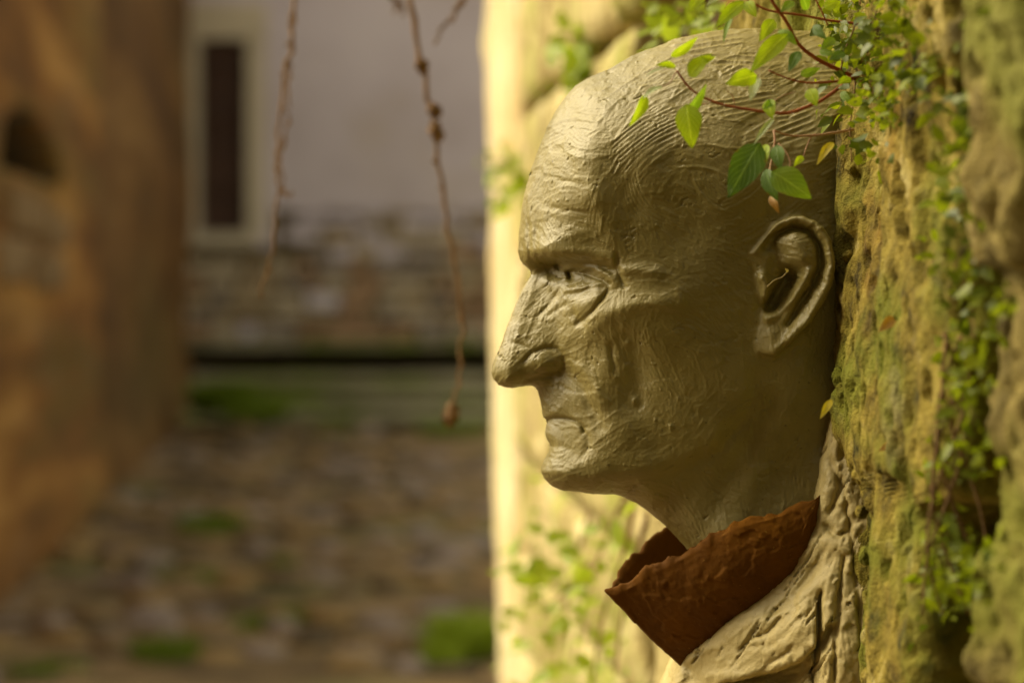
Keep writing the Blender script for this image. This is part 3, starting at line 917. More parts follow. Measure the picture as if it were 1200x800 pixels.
# --- coat: thick smeared clay slabs below the collar
def sculpt_coat():
    u0, v0, u1, v1 = 740, 420, 1090, 900
    U, V = np.meshgrid(np.arange(u0, u1, dtype=float), np.arange(v0, v1, dtype=float))
    OUT = [(798, 779, 10), (806, 768, 18), (835, 742, 32), (865, 716, 46), (895, 694, 56), (925, 668, 64), (945, 640, 70), (955, 610, 74), (960, 588, 76), (964, 560, 78), (970, 525, 78), (976, 495, 78), (984, 470, 76), (1000, 462, 76), (1050, 480, 80),
           (1075, 600, 80), (1080, 885, 90), (760, 885, 10), (778, 830, 10), (790, 798, 10)]
    poly = [(p[0], p[1]) for p in flat(OUT)]
    d = seg_dist(U, V, poly, True)
    esd = np.where(inside(U, V, poly), -d, d)
    wob = 2.2 * fbm(U / 18, V / 18, 0 * U, 71, 3)
    esd = esd + wob
    CP = flat([(805, 782, 14), (830, 760, 36), (860, 735, 52), (890, 712, 62), (920, 690, 70), (945, 660, 76), (958, 615, 79), (975, 560, 79), (985, 500, 78), (820, 800, 24), (850, 790, 47), (880, 770, 62), (910, 750, 76),
               (940, 720, 84), (965, 680, 88), (985, 640, 89), (1000, 700, 97), (1005, 600, 89), (1010, 780, 103), (970, 790, 94), (930, 800, 74), (990, 750, 99), (800, 850, 22), (860, 860, 54), (920, 860, 78), (1000, 860, 106),
               (1040, 700, 93), (1040, 560, 89), (1040, 860, 99)])
    H = rbf([p[:2] for p in CP], [p[2] for p in CP], U, V)
    K = lambda *a, **k: crease(H, U, V, *a, **k)
    H = K([(835, 804), (868, 793), (900, 781), (928, 766), (950, 745)], 2.2, 6, h=65, taper=False)
    H = K([(858, 812), (890, 800), (915, 790), (938, 774), (956, 748), (966, 728)], -11, 4.5, h=68, taper=False)
    H = K([(905, 806), (930, 796), (944, 782)], -16, 9, h=68, taper=False)
    H = K([(954, 830), (953, 790), (956, 750), (957, 705), (960, 690)], -12, 2.2, h=78)
    H = K([(964, 830), (964, 770), (966, 720), (972, 670)], 1.5, 6, h=82)
    H = K([(974, 800), (975, 750), (980, 700), (988, 650)], -4.5, 2.2, h=84)
    H = K([(1008, 800), (1004, 740), (1000, 680), (996, 620), (988, 560)], -3.5, 1.8, h=86)
    H = K([(884, 748), (897, 741), (906, 731), (912, 722)], -3.5, 2.2, h=65, taper=False)
    H = K([(905, 718), (916, 708), (922, 700)], -2.5, 2, h=68, taper=False)
    H = K([(866, 764), (880, 757), (894, 752)], -1.6, 2, h=62)
    H = K([(880, 700), (915, 675), (940, 645)], 2.5, 4, h=70)
    H = K([(965, 640), (950, 670), (930, 700)], -2.5, 3, h=76)
    H = K([(975, 540), (984, 570), (972, 600)], -4, 3, h=78)
    H = K([(986, 505), (978, 530), (980, 556)], 3, 4, h=78)
    H = K([(978, 600), (990, 580), (995, 545)], 1.5, 5, h=80)
    H = K([(968, 616), (978, 626), (990, 622)], -4, 3.5, h=80)
    H = H + 1.2 * fbm(U / 40, V / 40, 0 * U, 72, 2) + 1.5 * sstep(0.0, 0.03, fbm((U - V) / 60, (U + V) / 22, 0 * U, 73, 3)) + 0.5 * sstep(0.02, 0.06, fbm((U - V) / 34, (U + V) / 12, 0 * U, 74, 3))
    H = H * 1e-3
    h = 0.00095
    xs = np.arange((752 - PCX) * SC, (1082 - PCX) * SC, h); zs = np.arange((HOR - 880) * SC, (HOR - 455) * SC, h); ys = np.arange(-0.112, 0.05, h)
    gu = PCX + xs[:, None] / SC + 0 * zs[None, :]
    gv = HOR - zs[None, :] / SC + 0 * xs[:, None]
    E = (sample(esd, gu, gv, u0, v0) * SC).astype(np.float32)[:, None, :]
    Hg = sample(H, gu, gv, u0, v0).astype(np.float32)[:, None, :]
    T = (-ys).astype(np.float32)[None, :, None]
    r = 0.0035
    a = np.maximum(E + r, 0); b = np.maximum((T - Hg) * 0.75 + r, 0)
    F = np.maximum(np.maximum(E, (T - Hg) * 0.75), np.sqrt(a * a + b * b) - r)
    F = np.maximum(F, -T - 0.045)
    Vt, Qd = surface_nets(F, (xs[0], ys[0], zs[0]), h)
    return relax(Vt, Qd, 1, 0.4), Qd


CF = [(830, 780, -35, .3, 6), (860, 740, -38, .35, 7), (900, 710, -42, .35, 7), (935, 670, -50, .35, 7), (900, 770, -30, .35, 6), (970, 700, -78, .5, 6), (1000, 720, 86, .4, 7), (985, 600, -70, .5, 6), (980, 530, -75, .5, 6), (1000, 800, 88, .4, 7)]
Vc, Qc = sculpt_coat()
SC2 = paint_strokes(740, 420, 1090, 900, CF, 420, 23, amp=1.3)
Vc = clay_relief(Vc, Qc, SC2, 740, 420, 60, pit=1.0, flake=0.3, crack=2.4, ang=-56, clen=110.0, cden=0.15)
coat = attach(mesh_obj('coat', to_world(Vc), Qc, M['clay_pale']), bust)
coat['label'] = 'cracked pale clay coat front below the rust-brown collar'


def slab(top, bot, nu, nv, thick, bulge, seed):
    """curved slab between two edge polylines (image x, y, mm towards camera); closed, rough"""
    def world_poly(pl):
        return [P(p[0], p[1], D0 - p[2] / 1000.0) for p in pl]
    T = smooth_path(world_poly(top), nu); B = smooth_path(world_poly(bot), nu)
    def resample(path, n):
        L = [0]
        for a, b in zip(path[:-1], path[1:]):
            L.append(L[-1] + (b - a).length)
        out = []
        for i in range(n):
            t = L[-1] * i / (n - 1)
            j = max(0, min(len(L) - 2, int(np.searchsorted(L, t)) - 1))
            f = (t - L[j]) / max(1e-9, L[j + 1] - L[j])
            out.append(path[j].lerp(path[j + 1], f))
        return out
    T = resample(T, nu); B = resample(B, nu)
    G = np.array([[list(T[i].lerp(B[i], j / (nv - 1))) for j in range(nv)] for i in range(nu)])
    du = np.gradient(G, axis=0); dv = np.gradient(G, axis=1)
    N = np.cross(du, dv)
    N /= np.linalg.norm(N, axis=2, keepdims=True) + 1e-12
    cam_dir = np.array([0, -1, 0])
    if (N.reshape(-1, 3) @ cam_dir).mean() < 0:
        N = -N
    vv = np.linspace(0, 1, nv)[None, :, None]; uu = np.linspace(0, 1, nu)[:, None, None]
    G = G + N * bulge * np.sin(np.pi * vv) * np.sin(np.pi * np.clip(uu * 0.9 + 0.05, 0, 1))
    X = G * 1000
    rough = lambda s, sd, o=3: fbm(X[..., 0] / s, X[..., 1] / s, X[..., 2] / s, sd, o)
    edge = np.minimum(np.minimum(vv[..., 0], 1 - vv[..., 0]) * nv, np.minimum(uu[..., 0], 1 - uu[..., 0]) * nu)
    th = thick * np.sqrt(np.clip(edge / 4.0, 0.04, 1))
    # ragged rim
    jag = rough(7, seed + 3, 3) * sstep(5, 0, edge)
    G = G + dv / (np.linalg.norm(dv, axis=2, keepdims=True) + 1e-9) * (jag * 0.0034)[..., None]
    drag = fbm(X[..., 0] / 5, X[..., 1] / 5, X[..., 2] / 26, seed + 9, 3)
    o = G + N * (th / 2 + 0.0010 * rough(22, seed) + 0.0007 * sstep(0.03, 0.10, rough(12, seed + 1)) + 0.0004 * drag + 0.0004 * rough(2.4, seed + 4, 2))[..., None]
    i_ = G - N * (th / 2 + 0.0016 * rough(12, seed + 7) + 0.0010 * rough(4, seed + 8))[..., None]
    n = nu * nv
    V = np.concatenate([o.reshape(-1, 3), i_.reshape(-1, 3)])
    F = []
    id_ = lambda i, j: i * nv + j
    for i in range(nu - 1):
        for j in range(nv - 1):
            F.append((id_(i, j), id_(i + 1, j), id_(i + 1, j + 1), id_(i, j + 1)))
            F.append((n + id_(i, j), n + id_(i, j + 1), n + id_(i + 1, j + 1), n + id_(i + 1, j)))
    ring = [id_(i, 0) for i in range(nu)] + [id_(nu - 1, j) for j in range(1, nv)] + [id_(i, nv - 1) for i in range(nu - 2, -1, -1)] + [id_(0, j) for j in range(nv - 2, 0, -1)]
    for a, b in zip(ring, ring[1:] + ring[:1]):
        F.append((a, n + a, n + b, b))
    return V, np.array(F)


near_top = [(708, 691, 22), (735, 680, 30), (765, 662, 40), (800, 645, 50), (830, 630, 59), (855, 614, 65), (880, 606, 69), (920, 597, 73), (963, 579, 75)]
near_bot = [(801, 783, 6), (814, 769, 14), (838, 750, 28), (865, 729, 42), (893, 709, 53), (918, 688, 61), (941, 661, 68), (952, 637, 73), (958, 613, 77)]
far_top = [(714, 687, -10), (726, 667, -22), (745, 646, -34), (765, 628, -44), (785, 613, -52), (815, 598, -60), (860, 585, -66), (940, 575, -70)]
far_bot = [(800, 774, -4), (805, 760, -14), (815, 740, -28), (830, 720, -42), (850, 705, -52), (880, 690, -58), (900, 680, -62), (940, 660, -68)]
collar = empty('collar', P(840, 700, D0))
attach(collar, bust)
v_, f_ = slab(near_top, near_bot, 190, 76, 0.0042, 0.007, 81)
c1 = mesh_obj('collar_flap', v_, f_, M['clay_red'])
v_, f_ = slab(far_top, far_bot, 130, 60, 0.0042, -0.006, 91)
c2 = mesh_obj('collar_flap', v_, f_, M['clay_red'])
for c_ in (c1, c2):
    c_.parent = collar
    c_.matrix_parent_inverse = Matrix.Translation(-P(840, 700, D0))
collar['label'] = 'rust-brown upturned clay collar round the neck'

# ------------------------------------------------------------------ the stone wall the bust grows out of
WX = 0.2537


def stone_mesh(y0, y1, z0, z1, depth, res, amp, seed, rnd_edge=0.012, proud=0.0, fine=1.0, notch=None, dent=None, end=None):
    """wall stone facing -X: displaced front sheet wrapped back to the mortar; local origin at its centre"""
    ny = max(5, int((y1 - y0) / res)); nz = max(5, int((z1 - z0) / res))
    ya = np.linspace(0, 1, ny); za = np.linspace(z0, z1, nz)
    Sg, Zg = np.meshgrid(ya, za, indexing='ij')
    y0 = y0 if notch is None else notch(Zg)
    y1 = y1 if end is None else end(Zg)
    Yg = y0 + Sg * (y1 - y0)
    ew = fbm(Yg * 9, Zg * 9, 0 * Yg + seed, seed, 3)
    ey = np.minimum(Yg - y0, y1 - Yg); ez = np.minimum(Zg - z0, z1 - Zg)
    e = np.minimum(ey, ez) + ew * rnd_edge * 0.5
    fall = np.clip(1 - e / rnd_edge, 0, 1)
    out = amp * fbm(Yg * 7, Zg * 7, 0 * Yg, seed + 1, 5, 0.55) + amp * 0.35 * fbm(Yg * 45, Zg * 45, 0 * Yg, seed + 2, 4, 0.6) * fine
    ledge = sstep(0.02, 0.10, fbm(Yg * 16, Zg * 10, 0 * Yg, seed + 3, 4)) * amp * 0.45
    hole = sstep(0.45, 0.7, vnoise(Yg * 160, Zg * 100, 0 * Yg, seed + 4)) * amp * 0.35 * fine
    X = WX - proud - out - ledge + hole + rnd_edge * 1.2 * fall ** 2
    if dent is not None:
        X = X + dent(Yg, Zg)
    V = np.stack([X, Yg, Zg], -1).reshape(-1, 3)
    n = len(V)
    F = []
    id_ = lambda i, j: i * nz + j
    ii, jj = np.meshgrid(np.arange(ny - 1), np.arange(nz - 1), indexing='ij')
    ii = ii.ravel(); jj = jj.ravel()
    Fq = np.stack([ii * nz + jj, ii * nz + jj + 1, (ii + 1) * nz + jj + 1, (ii + 1) * nz + jj], 1)
    ring = [id_(i, 0) for i in range(ny)] + [id_(ny - 1, j) for j in range(1, nz)] + [id_(i, nz - 1) for i in range(ny - 2, -1, -1)] + [id_(0, j) for j in range(nz - 2, 0, -1)]
    rv = V[ring].copy()
    steps = 6
    prev = np.array(ring)
    Vs = [V]
    Fs = [Fq]
    base = n
    for s in range(1, steps + 1):
        t = s / steps
        nv_ = rv.copy()
        nv_[:, 0] = rv[:, 0] * (1 - t) + (WX + depth) * t
        w = 0.004 * fbm(nv_[:, 0] * 40, nv_[:, 1] * 40, nv_[:, 2] * 40, seed + 8, 3) * (1 if s < steps else 0)
        nv_[:, 1] += w; nv_[:, 2] += w
        cur = np.arange(base, base + len(ring))
        Vs.append(nv_)
        Fs.append(np.stack([prev, np.roll(prev, -1), np.roll(cur, -1), cur], 1))
        prev = cur
        base += len(ring)
    return np.concatenate(Vs), np.concatenate(Fs)


wall = empty('stone_wall', (WX + 0.3, 2.0, 0))
tag(wall, 'rough sunlit stone and plaster wall along the right side, mossy near the bust', 'wall')
# mortar core, with a corner at the far end
attach(mesh_obj('mortar_core', *box_verts(WX + 0.045, WX + 0.55, -7.0, 3.36, 0.0, 5.2), M['mortar'], smooth=False), wall)


def put_stone(y0, y1, z0, z1, mat, res=0.02, amp=0.012, seed=0, depth=0.05, rnd_edge=0.02, proud=0.0, fine=1.0, name='stone', notch=None, dent=None, end=None):
    v, f = stone_mesh(y0, y1, z0, z1, depth, res, amp, seed, rnd_edge, proud, fine, notch, dent, end)
    o = mesh_obj(name, v, f, mat)
    return attach(o, wall)


EYE = CAMZ
# the big block carrying the bust, and what is right of its joint
put_stone(0.962, 1.52, EYE - 0.42, EYE + 0.235, M['wall_near'], 0.0019, 0.011, 301, 0.06, 0.010, 0.0, 1.3,
          notch=lambda Z: 0.962 + 0.058 * sstep(-0.080, -0.098, Z - EYE + 0.008 * vnoise(Z * 40, 0 * Z, 0 * Z, 5)) + 0.010 * vnoise(Z * 22, 0 * Z, 0 * Z, 9),
          dent=lambda Y, Z: 0.012 * sstep(-0.06, -0.13, Z - EYE) * sstep(1.09, 1.14, Y) + 0.003 * sstep(-0.01, 0.05, Z - EYE))
put_stone(0.55, 0.930, EYE - 0.16, EYE + 0.23, M['stone_grey'], 0.0025, 0.018, 307, 0.06, 0.014, 0.0, 1.4)
put_stone(0.50, 0.965, EYE - 0.42, EYE - 0.175, M['stone_grey'], 0.0025, 0.018, 309, 0.06, 0.014, 0.0, 1.4)
rs = random.Random(5)
z = EYE - 0.98
seed = 400
while z < EYE + 1.05:
    hgt = rs.uniform(0.12, 0.21)
    near_band = z + hgt > EYE - 0.42 and z < EYE + 0.235
    y = 1.54 if near_band else 0.5 + rs.uniform(0, 0.1)
    while y < 3.22:
        ln = rs.uniform(0.16, 0.40)
        y2 = min(y + ln, 3.26)
        if y2 - y < 0.07:
            break
        zc, yc = z + hgt / 2, (y + y2) / 2
        # one stone has fallen out above the bust
        gone = (1.62 < yc < 2.02 and EYE + 0.12 < zc < EYE + 0.30)
        if not gone and not (y < 1.52 and EYE - 0.45 < zc < EYE + 0.26):
            put_stone(y + 0.008, y2 - 0.008, z + 0.007, z + hgt - 0.007, M['stone_cream'] if y > 1.5 else M['stone_grey'], 0.012, 0.009, seed, 0.05, 0.007, rs.uniform(-0.002, 0.003))
        seed += 11
        y = y2
    z += hgt
# plastered corner at the far end
put_stone(3.27, 4.0, 0.62, 3.18, M['plaster_cream'], 0.024, 0.007, 977, 0.06, 0.012, 0.0, 0.6, name='plaster_corner',
          end=lambda Z: 3.90 + 0.30 * (Z - 1.75) + 0.05 * fbm(Z * 2.5, 0 * Z, 0 * Z, 61, 4))
# crumbs of mortar packed between the clay and the stone
def lump(px__, py__, D, r_px, seed):
    bm = bmesh.new()
    bmesh.ops.create_icosphere(bm, subdivisions=4, radius=1.0)
    co = np.array([v.co[:] for v in bm.verts])
    d_ = 1 + 0.5 * fbm(co[:, 0] * 1.3 + seed, co[:, 1] * 1.3, co[:, 2] * 1.3, seed, 4, 0.6)
    c = P(px__, py__, D)
    r = r_px * D / FPX
    for v, k in zip(bm.verts, d_):
        v.co = c + Vector((v.co.x * r * k, v.co.y * r * k * 1.5, v.co.z * r * k * 1.3))
    me = bpy.data.meshes.new('mortar_lump')
    bm.to_mesh(me)
    bm.free()
    me.polygons.foreach_set('use_smooth', np.ones(len(me.polygons), dtype=bool))
    me.materials.append(M['wall_near'])
    o = bpy.data.objects.new('mortar_lump', me)
    C.objects.link(o)
    return attach(o, wall)
for q, (a_, b_, d_, r_) in enumerate([(984, 443, 1.19, 9), (990, 462, 1.18, 11), (992, 425, 1.185, 8), (988, 330, 1.195, 5), (990, 352, 1.19, 6), (992, 385, 1.19, 7), (994, 300, 1.19, 6), (993, 262, 1.19, 6), (996, 228, 1.185, 7),
                                      (998, 196, 1.18, 7), (1002, 485, 1.165, 9), (1006, 520, 1.16, 8), (1008, 556, 1.155, 9), (1010, 600, 1.15, 7), (1014, 650, 1.145, 8), (1018, 700, 1.14, 8), (1018, 748, 1.14, 9), (1020, 790, 1.14, 9)]):
    lump(a_, b_, d_, r_, 700 + q)
# ------------------------------------------------------------------ ground, path and steps
gm = []
struct(mesh_obj('ground', [(-150, -150, -0.03), (150, -150, -0.03), (150, 250, -0.03), (-150, 250, -0.03)], [(0, 1, 2, 3)], M['earth'], smooth=False))
ng = 60
gx = np.linspace(-1.62, 4.4, ng); gy = np.linspace(4.2, 24.2, 140)
GX, GY = np.meshgrid(gx, gy, indexing='ij')
GZ = 0.02 * fbm(GX * 1.3, GY * 1.3, 0 * GX, 51, 4)
pv = np.stack([GX, GY, GZ], -1).reshape(-1, 3)
ii, jj = np.meshgrid(np.arange(ng - 1), np.arange(139), indexing='ij')
ii = ii.ravel(); jj = jj.ravel()
pf = np.stack([ii * 140 + jj, (ii + 1) * 140 + jj, (ii + 1) * 140 + jj + 1, ii * 140 + jj + 1], 1)
path = struct(mesh_obj('path', pv, pf, M['earth']))


def cobble_proto(seed):
    r = random.Random(seed)
    bm = bmesh.new()
    bmesh.ops.create_icosphere(bm, subdivisions=2, radius=0.5)
    for v in bm.verts:
        c = v.co
        for ax in range(2):
            c[ax] = math.copysign(abs(c[ax] * 2) ** 0.6 * 0.5, c[ax])
        f = 1 + 0.10 * r.uniform(-1, 1)
        v.co = Vector((c.x * f, c.y * f, c.z * 0.55))
    dead = [f for f in bm.faces if f.calc_center_median().z < -0.12]
    bmesh.ops.delete(bm, geom=dead, context='FACES')
    me = bpy.data.meshes.new('cobble')
    bm.to_mesh(me)
    bm.free()
    me.polygons.foreach_set('use_smooth', np.ones(len(me.polygons), dtype=bool))
    return me


protos = []
for s in range(4):
    for cm in COB:
        me = cobble_proto(s)
        me.materials.append(cm)
        protos.append(me)
rc = random.Random(17)
spots = []
y = 8.0
while y < 24.0:
    dy = rc.uniform(0.13, 0.24)
    x = -1.56 + rc.uniform(0, 0.1)
    lim = min(3.2, (600 - 386) / FPX * y + 0.4)
    while x < lim:
        dx = rc.uniform(0.12, 0.30)
        if rc.random() < 0.72 and fbm(np.array([x * .9]), np.array([y * .5]), np.array([0.]), 88, 3)[0] > -0.22:
            spots.append((x + dx / 2, y + dy / 2 + rc.uniform(-.10, .10), dx * rc.uniform(.7, 1.15), dy * rc.uniform(.7, 1.2), rc.uniform(-.8, .8), rc.uniform(-.055, .015)))
        x += dx
    y += dy
mass_v, mass_f, mass_m = [], [], []
vis = [s for s in spots if True]
for q, (x, y, dx, dy, rz, dz) in enumerate(vis):
    me = rc.choice(protos)
    if q < 300:
        o = bpy.data.objects.new('cobble', me)
        C.objects.link(o)
        o.location = (x, y, dz + 0.0)
        o.scale = (dx * 0.97, dy * 0.97, 0.16)
        o.rotation_euler = (rc.uniform(-.08, .08), rc.uniform(-.08, .08), rz)
        o.parent = path
    else:
        mt = Matrix.Translation((x, y, dz)) @ Euler((rc.uniform(-.08, .08), rc.uniform(-.08, .08), rz)).to_matrix().to_4x4() @ Matrix.Diagonal((dx * 0.97, dy * 0.97, 0.16, 1))
        b = len(mass_v)
        mass_v += [mt @ v.co for v in me.vertices]
        mi = COB.index(me.materials[0])
        for p in me.polygons:
            mass_f.append(tuple(b + i for i in p.vertices))
            mass_m.append(mi)
mo = mesh_obj('cobbles', mass_v, mass_f, None, path)
for cm in COB:
    mo.data.materials.append(cm)
mo.data.polygons.foreach_set('material_index', mass_m)
mo['kind'] = 'stuff'

M['step_stone'] = simple_rock('step_stone', [(0.3, (0.17, 0.155, 0.09)), (0.7, (0.40, 0.36, 0.25))], 2.2, 0.01, 0.9, [((0.15, 0.20, 0.02), 1.1, 0.50, 0.60, 0.85)], 10, far=True)
STEPS = [(24.0, 25.6, 0.12, 'lowest'), (25.6, 27.2, 0.24, 'middle'), (27.2, 29.3, 0.36, 'topmost')]
for (ya, yb, zt, w) in STEPS:
    st = empty('stone_step', (0.8, ya, 0))
    tag(st, w + ' of the three mossy stone steps at the end of the path', 'step', 'steps at the end of the path')
    x = -1.75
    q = 0
    while x < 4.2:
        wd = rc.uniform(0.7, 1.2)
        jy = rc.uniform(-.05, .02)
        attach(bevel_box('tread_stone', x + .006, x + wd - .006, ya - 0.06 + jy, yb - 0.02, zt - 0.055, zt + rc.uniform(-.008, .008), M['step_stone'], None, 0.012, 0.008, int(ya * 100) + q), st)
        attach(bevel_box('riser_stone', x + .01, x + wd - .01, ya + 0.04, ya + 0.4, zt - 0.20, zt - 0.058, M['mortar'], None, 0.012, 0.004, int(ya * 100) + q + 50), st)
        x += wd
        q += 1

# ------------------------------------------------------------------ houses
def plane_x(name, x, y0, y1, z0, z1, res, amp, seed, mat, niche=None):
    """plastered wall facing +X with an uneven surface and an optional hollow (y, z polygon, depth)"""
    ny = int((y1 - y0) / res) + 2; nz = int((z1 - z0) / res) + 2
    Yg, Zg = np.meshgrid(np.linspace(y0, y1, ny), np.linspace(z0, z1, nz), indexing='ij')
    X = x + amp * 1.5 * fbm(Yg * 0.22, Zg * 0.9, 0 * Yg, seed, 4, 0.5) * sstep(0.0, 2.0, np.abs(Yg - 17.01)) * sstep(29.5, 27.0, Yg)
    # old walls swell and spread towards the foot
    X = X + 0.10 * sstep(0.9, 0.0, Zg) ** 2
    if niche:
        poly, dep = niche
        sd_ = np.where(inside(Yg, Zg, poly), seg_dist(Yg, Zg, poly, True), 0)
        X = X - dep * sstep(0.0, 0.05, sd_)
    V = np.stack([X, Yg, Zg], -1).reshape(-1, 3)
    ii, jj = np.meshgrid(np.arange(ny - 1), np.arange(nz - 1), indexing='ij')
    ii = ii.ravel(); jj = jj.ravel()
    F = np.stack([ii * nz + jj, (ii + 1) * nz + jj, (ii + 1) * nz + jj + 1, ii * nz + jj + 1], 1)
    o = mesh_obj(name, V, F, mat)
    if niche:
        o.data.materials.append(M['hollow_shade'])  # niche faces coloured darker so the hollow looks shaded
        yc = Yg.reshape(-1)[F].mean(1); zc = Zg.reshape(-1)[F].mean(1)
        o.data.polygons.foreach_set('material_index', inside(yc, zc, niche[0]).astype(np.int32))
    return o


M['plaster_brown'] = simple_rock('brown_plaster', [(0.3, (0.065, 0.028, 0.006)), (0.5, (0.145, 0.067, 0.014)), (0.72, (0.24, 0.13, 0.04))], 1.6, 0.02, 0.92, [((0.09, 0.065, 0.014), 0.6, 0.5, 0.7, 0.6)], 6, far=True, stretch=(1, 0.2, 1))
M['roof_tile'] = simple_rock('roof_tile', [(0.3, (0.22, 0.10, 0.05)), (0.7, (0.34, 0.17, 0.09))], 3, 0.01, 0.85, far=True)
hA = empty('plastered_house', (-1.7, 13, 0))
tag(hA, 'ochre-orange plastered house at the left edge with a dark hollow in its wall', 'house')
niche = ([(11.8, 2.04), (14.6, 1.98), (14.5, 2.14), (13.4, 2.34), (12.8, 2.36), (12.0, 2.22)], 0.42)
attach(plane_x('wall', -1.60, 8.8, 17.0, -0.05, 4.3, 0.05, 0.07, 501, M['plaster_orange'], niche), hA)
attach(mesh_obj('wall_core', *box_verts(-7.6, -2.25, 8.8, 17.0, -0.05, 4.3), M['plaster_orange'], smooth=False), hA)
attach(mesh_obj('end_wall', *box_verts(-2.05, -1.58, 8.70, 8.82, -0.05, 4.3), M['plaster_orange'], smooth=False), hA)
attach(mesh_obj('roof', *box_verts(-7.9, -1.25, 8.5, 17.0, 4.3, 4.45), M['roof_tile'], smooth=False), hA)
M['bare_stone'] = simple_rock('bare_stone', [(0.3, (0.16, 0.10, 0.045)), (0.7, (0.30, 0.20, 0.10))], 3, 0.01, 0.9, None, 18, far=True)
for (py_, pz_, w_, h_, sd_) in [(12.6, 1.80, 1.3, .20, 1), (13.9, 1.74, 1.0, .22, 2), (12.2, 1.56, 1.2, .20, 3), (13.5, 1.50, 1.1, .22, 4)]:
    attach(bevel_box('bare_stone', -1.85, -1.525, py_ - w_ / 2, py_ + w_ / 2, pz_ - h_ / 2, pz_ + h_ / 2, M['bare_stone'], None, 0.05, 0.03, sd_), hA)
hB = empty('brown_house', (-1.7, 22, 0))
tag(hB, 'dark brown plastered house between the orange house and the lilac end house', 'house')
attach(plane_x('wall', -1.60, 17.02, 28.0, -0.05, 5.1, 0.09, 0.09, 511, M['plaster_brown']), hB)
attach(mesh_obj('wall_core', *box_verts(-7.6, -2.05, 17.02, 28.6, -0.05, 5.1), M['plaster_brown'], smooth=False), hB)
attach(mesh_obj('end_wall', *box_verts(-2.05, -1.66, 27.95, 28.2, -0.05, 5.1), M['plaster_brown'], smooth=False), hB)
attach(mesh_obj('roof', *box_verts(-7.9, -1.25, 17.02, 28.9, 5.1, 5.25), M['roof_tile'], smooth=False), hB)

hN = empty('unseen_shade_house', (-3.0, -2.5, 0))  # added out of view to block sky light from the bust's near side
tag(hN, 'added ochre house out of view beside the camera, shading the bust', 'house')
attach(mesh_obj('wall', *box_verts(-8.0, -1.7, -7.0, 0.9, -0.05, 5.0), M['plaster_orange'], smooth=False), hN)
attach(mesh_obj('roof', *box_verts(-8.3, -1.4, -7.2, 1.0, 5.0, 5.15), M['roof_tile'], smooth=False), hN)

HY = 29.3
hC = empty('end_house', (0.5, HY, 0))
tag(hC, 'house closing the alley, lilac-grey plaster above exposed rubble stone, one narrow dark window', 'house')
px2x = lambda px: (px - 386) / FPX * HY
py2z = lambda py: CAMZ + (HOR - py) / FPX * HY
wx0, wx1, wz0, wz1 = px2x(236), px2x(290), py2z(273), py2z(48)
zs_ = py2z(246)
def bx(name, x0, x1, y0, y1, z0, z1, mat, parent=hC):
    return attach(mesh_obj(name, *box_verts(x0, x1, y0, y1, z0, z1), mat, smooth=False), parent)
WT = 0.35
for (a, b, c, d) in [(-5, wx0, zs_, 5.6), (wx1, 8, zs_, 5.6), (wx0, wx1, wz1, 5.6), (wx0, wx1, py2z(290), wz0)]:
    if d > c:
        bx('plaster_wall', a, b, HY, HY + WT, c, d, M['plaster_lilac'])
zl_ = py2z(290)
bx('plaster_wall', -5, wx0, HY + .004, HY + WT, zl_, zs_ - .002, M['plaster_lilac'])
bx('plaster_wall', wx1, px2x(322), HY + .004, HY + WT, zl_, zs_ - .002, M['plaster_lilac'])
bx('wall_core', -5, 8, HY + WT, HY + 5, py2z(404) + .003, 5.6, M['plaster_lilac'])
bx('wall_core', -5, 8, HY + 1.25, HY + 5, -0.05, py2z(404), M['plaster_lilac'])
bx('roof', -5.3, 8.3, HY - 0.4, HY + 5.4, 5.6, 5.75, M['roof_tile'])
bx('rubble_backing', -5, 8, HY + 0.10, HY + WT - .01, py2z(404), zl_ - .003, M['mortar'])
bx('rubble_backing', px2x(322) + .003, 8, HY + 0.10, HY + WT - .01, zl_, zs_ - .003, M['mortar'])
bx('plinth_recess', -5, 8, HY + 1.15, HY + 1.24, -0.05, py2z(404), M['hollow_shade'])  # back panel has the shade of the recess put into its colour
bx('plinth_lintel', -5, 8, HY - 0.22, HY + 0.27, py2z(408), py2z(399), M['step_stone'])
rr_ = random.Random(23)
z = py2z(399)
sid = 0
while z < zs_ - 0.03:
    hgt = min(rr_.uniform(0.13, 0.22), zs_ - z)
    x = -1.9
    while x < 2.6:
        wd = rr_.uniform(0.16, 0.5)
        if x < px2x(320) and z + hgt > py2z(291):
            x += wd
            continue
        ragged = rr_.random() < max(0.04, 0.85 - (zs_ - z - hgt) * 1.5)
        attach(bevel_box('plaster_patch' if ragged else 'stone', x + .012, x + wd - .012, HY + rr_.uniform(-.03, .02), HY + 0.16, z + .01, z + hgt - .01, M['plaster_lilac'] if ragged else rr_.choice(RUB), None, 0.035, 0.028, 900 + sid), hC)
        sid += 1
        x += wd
    z += hgt
win = empty('window', (wx0, HY, wz0))
attach(win, hC)
def wpart(name, x0, x1, y0, y1, z0, z1, mat):
    o = mesh_obj(name, *box_verts(x0, x1, y0, y1, z0, z1), mat, smooth=False)
    o.parent = win
    o.matrix_parent_inverse = Matrix.Translation((-wx0, -HY, -wz0))
    return o
wpart('jamb', wx1, px2x(311), HY - 0.05, HY + 0.3, wz0, wz1, M['plaster_pale'])
wpart('jamb', px2x(218), wx0, HY - 0.05, HY + 0.3, wz0, wz1, M['plaster_pale'])
wpart('lintel', px2x(220), px2x(313), HY - 0.06, HY + 0.3, wz1 + .002, py2z(6), M['plaster_pale'])
wpart('sill', px2x(222), px2x(304), HY - 0.10, HY + 0.3, py2z(288), wz0 - .002, M['plaster_pale'])
nb = 4
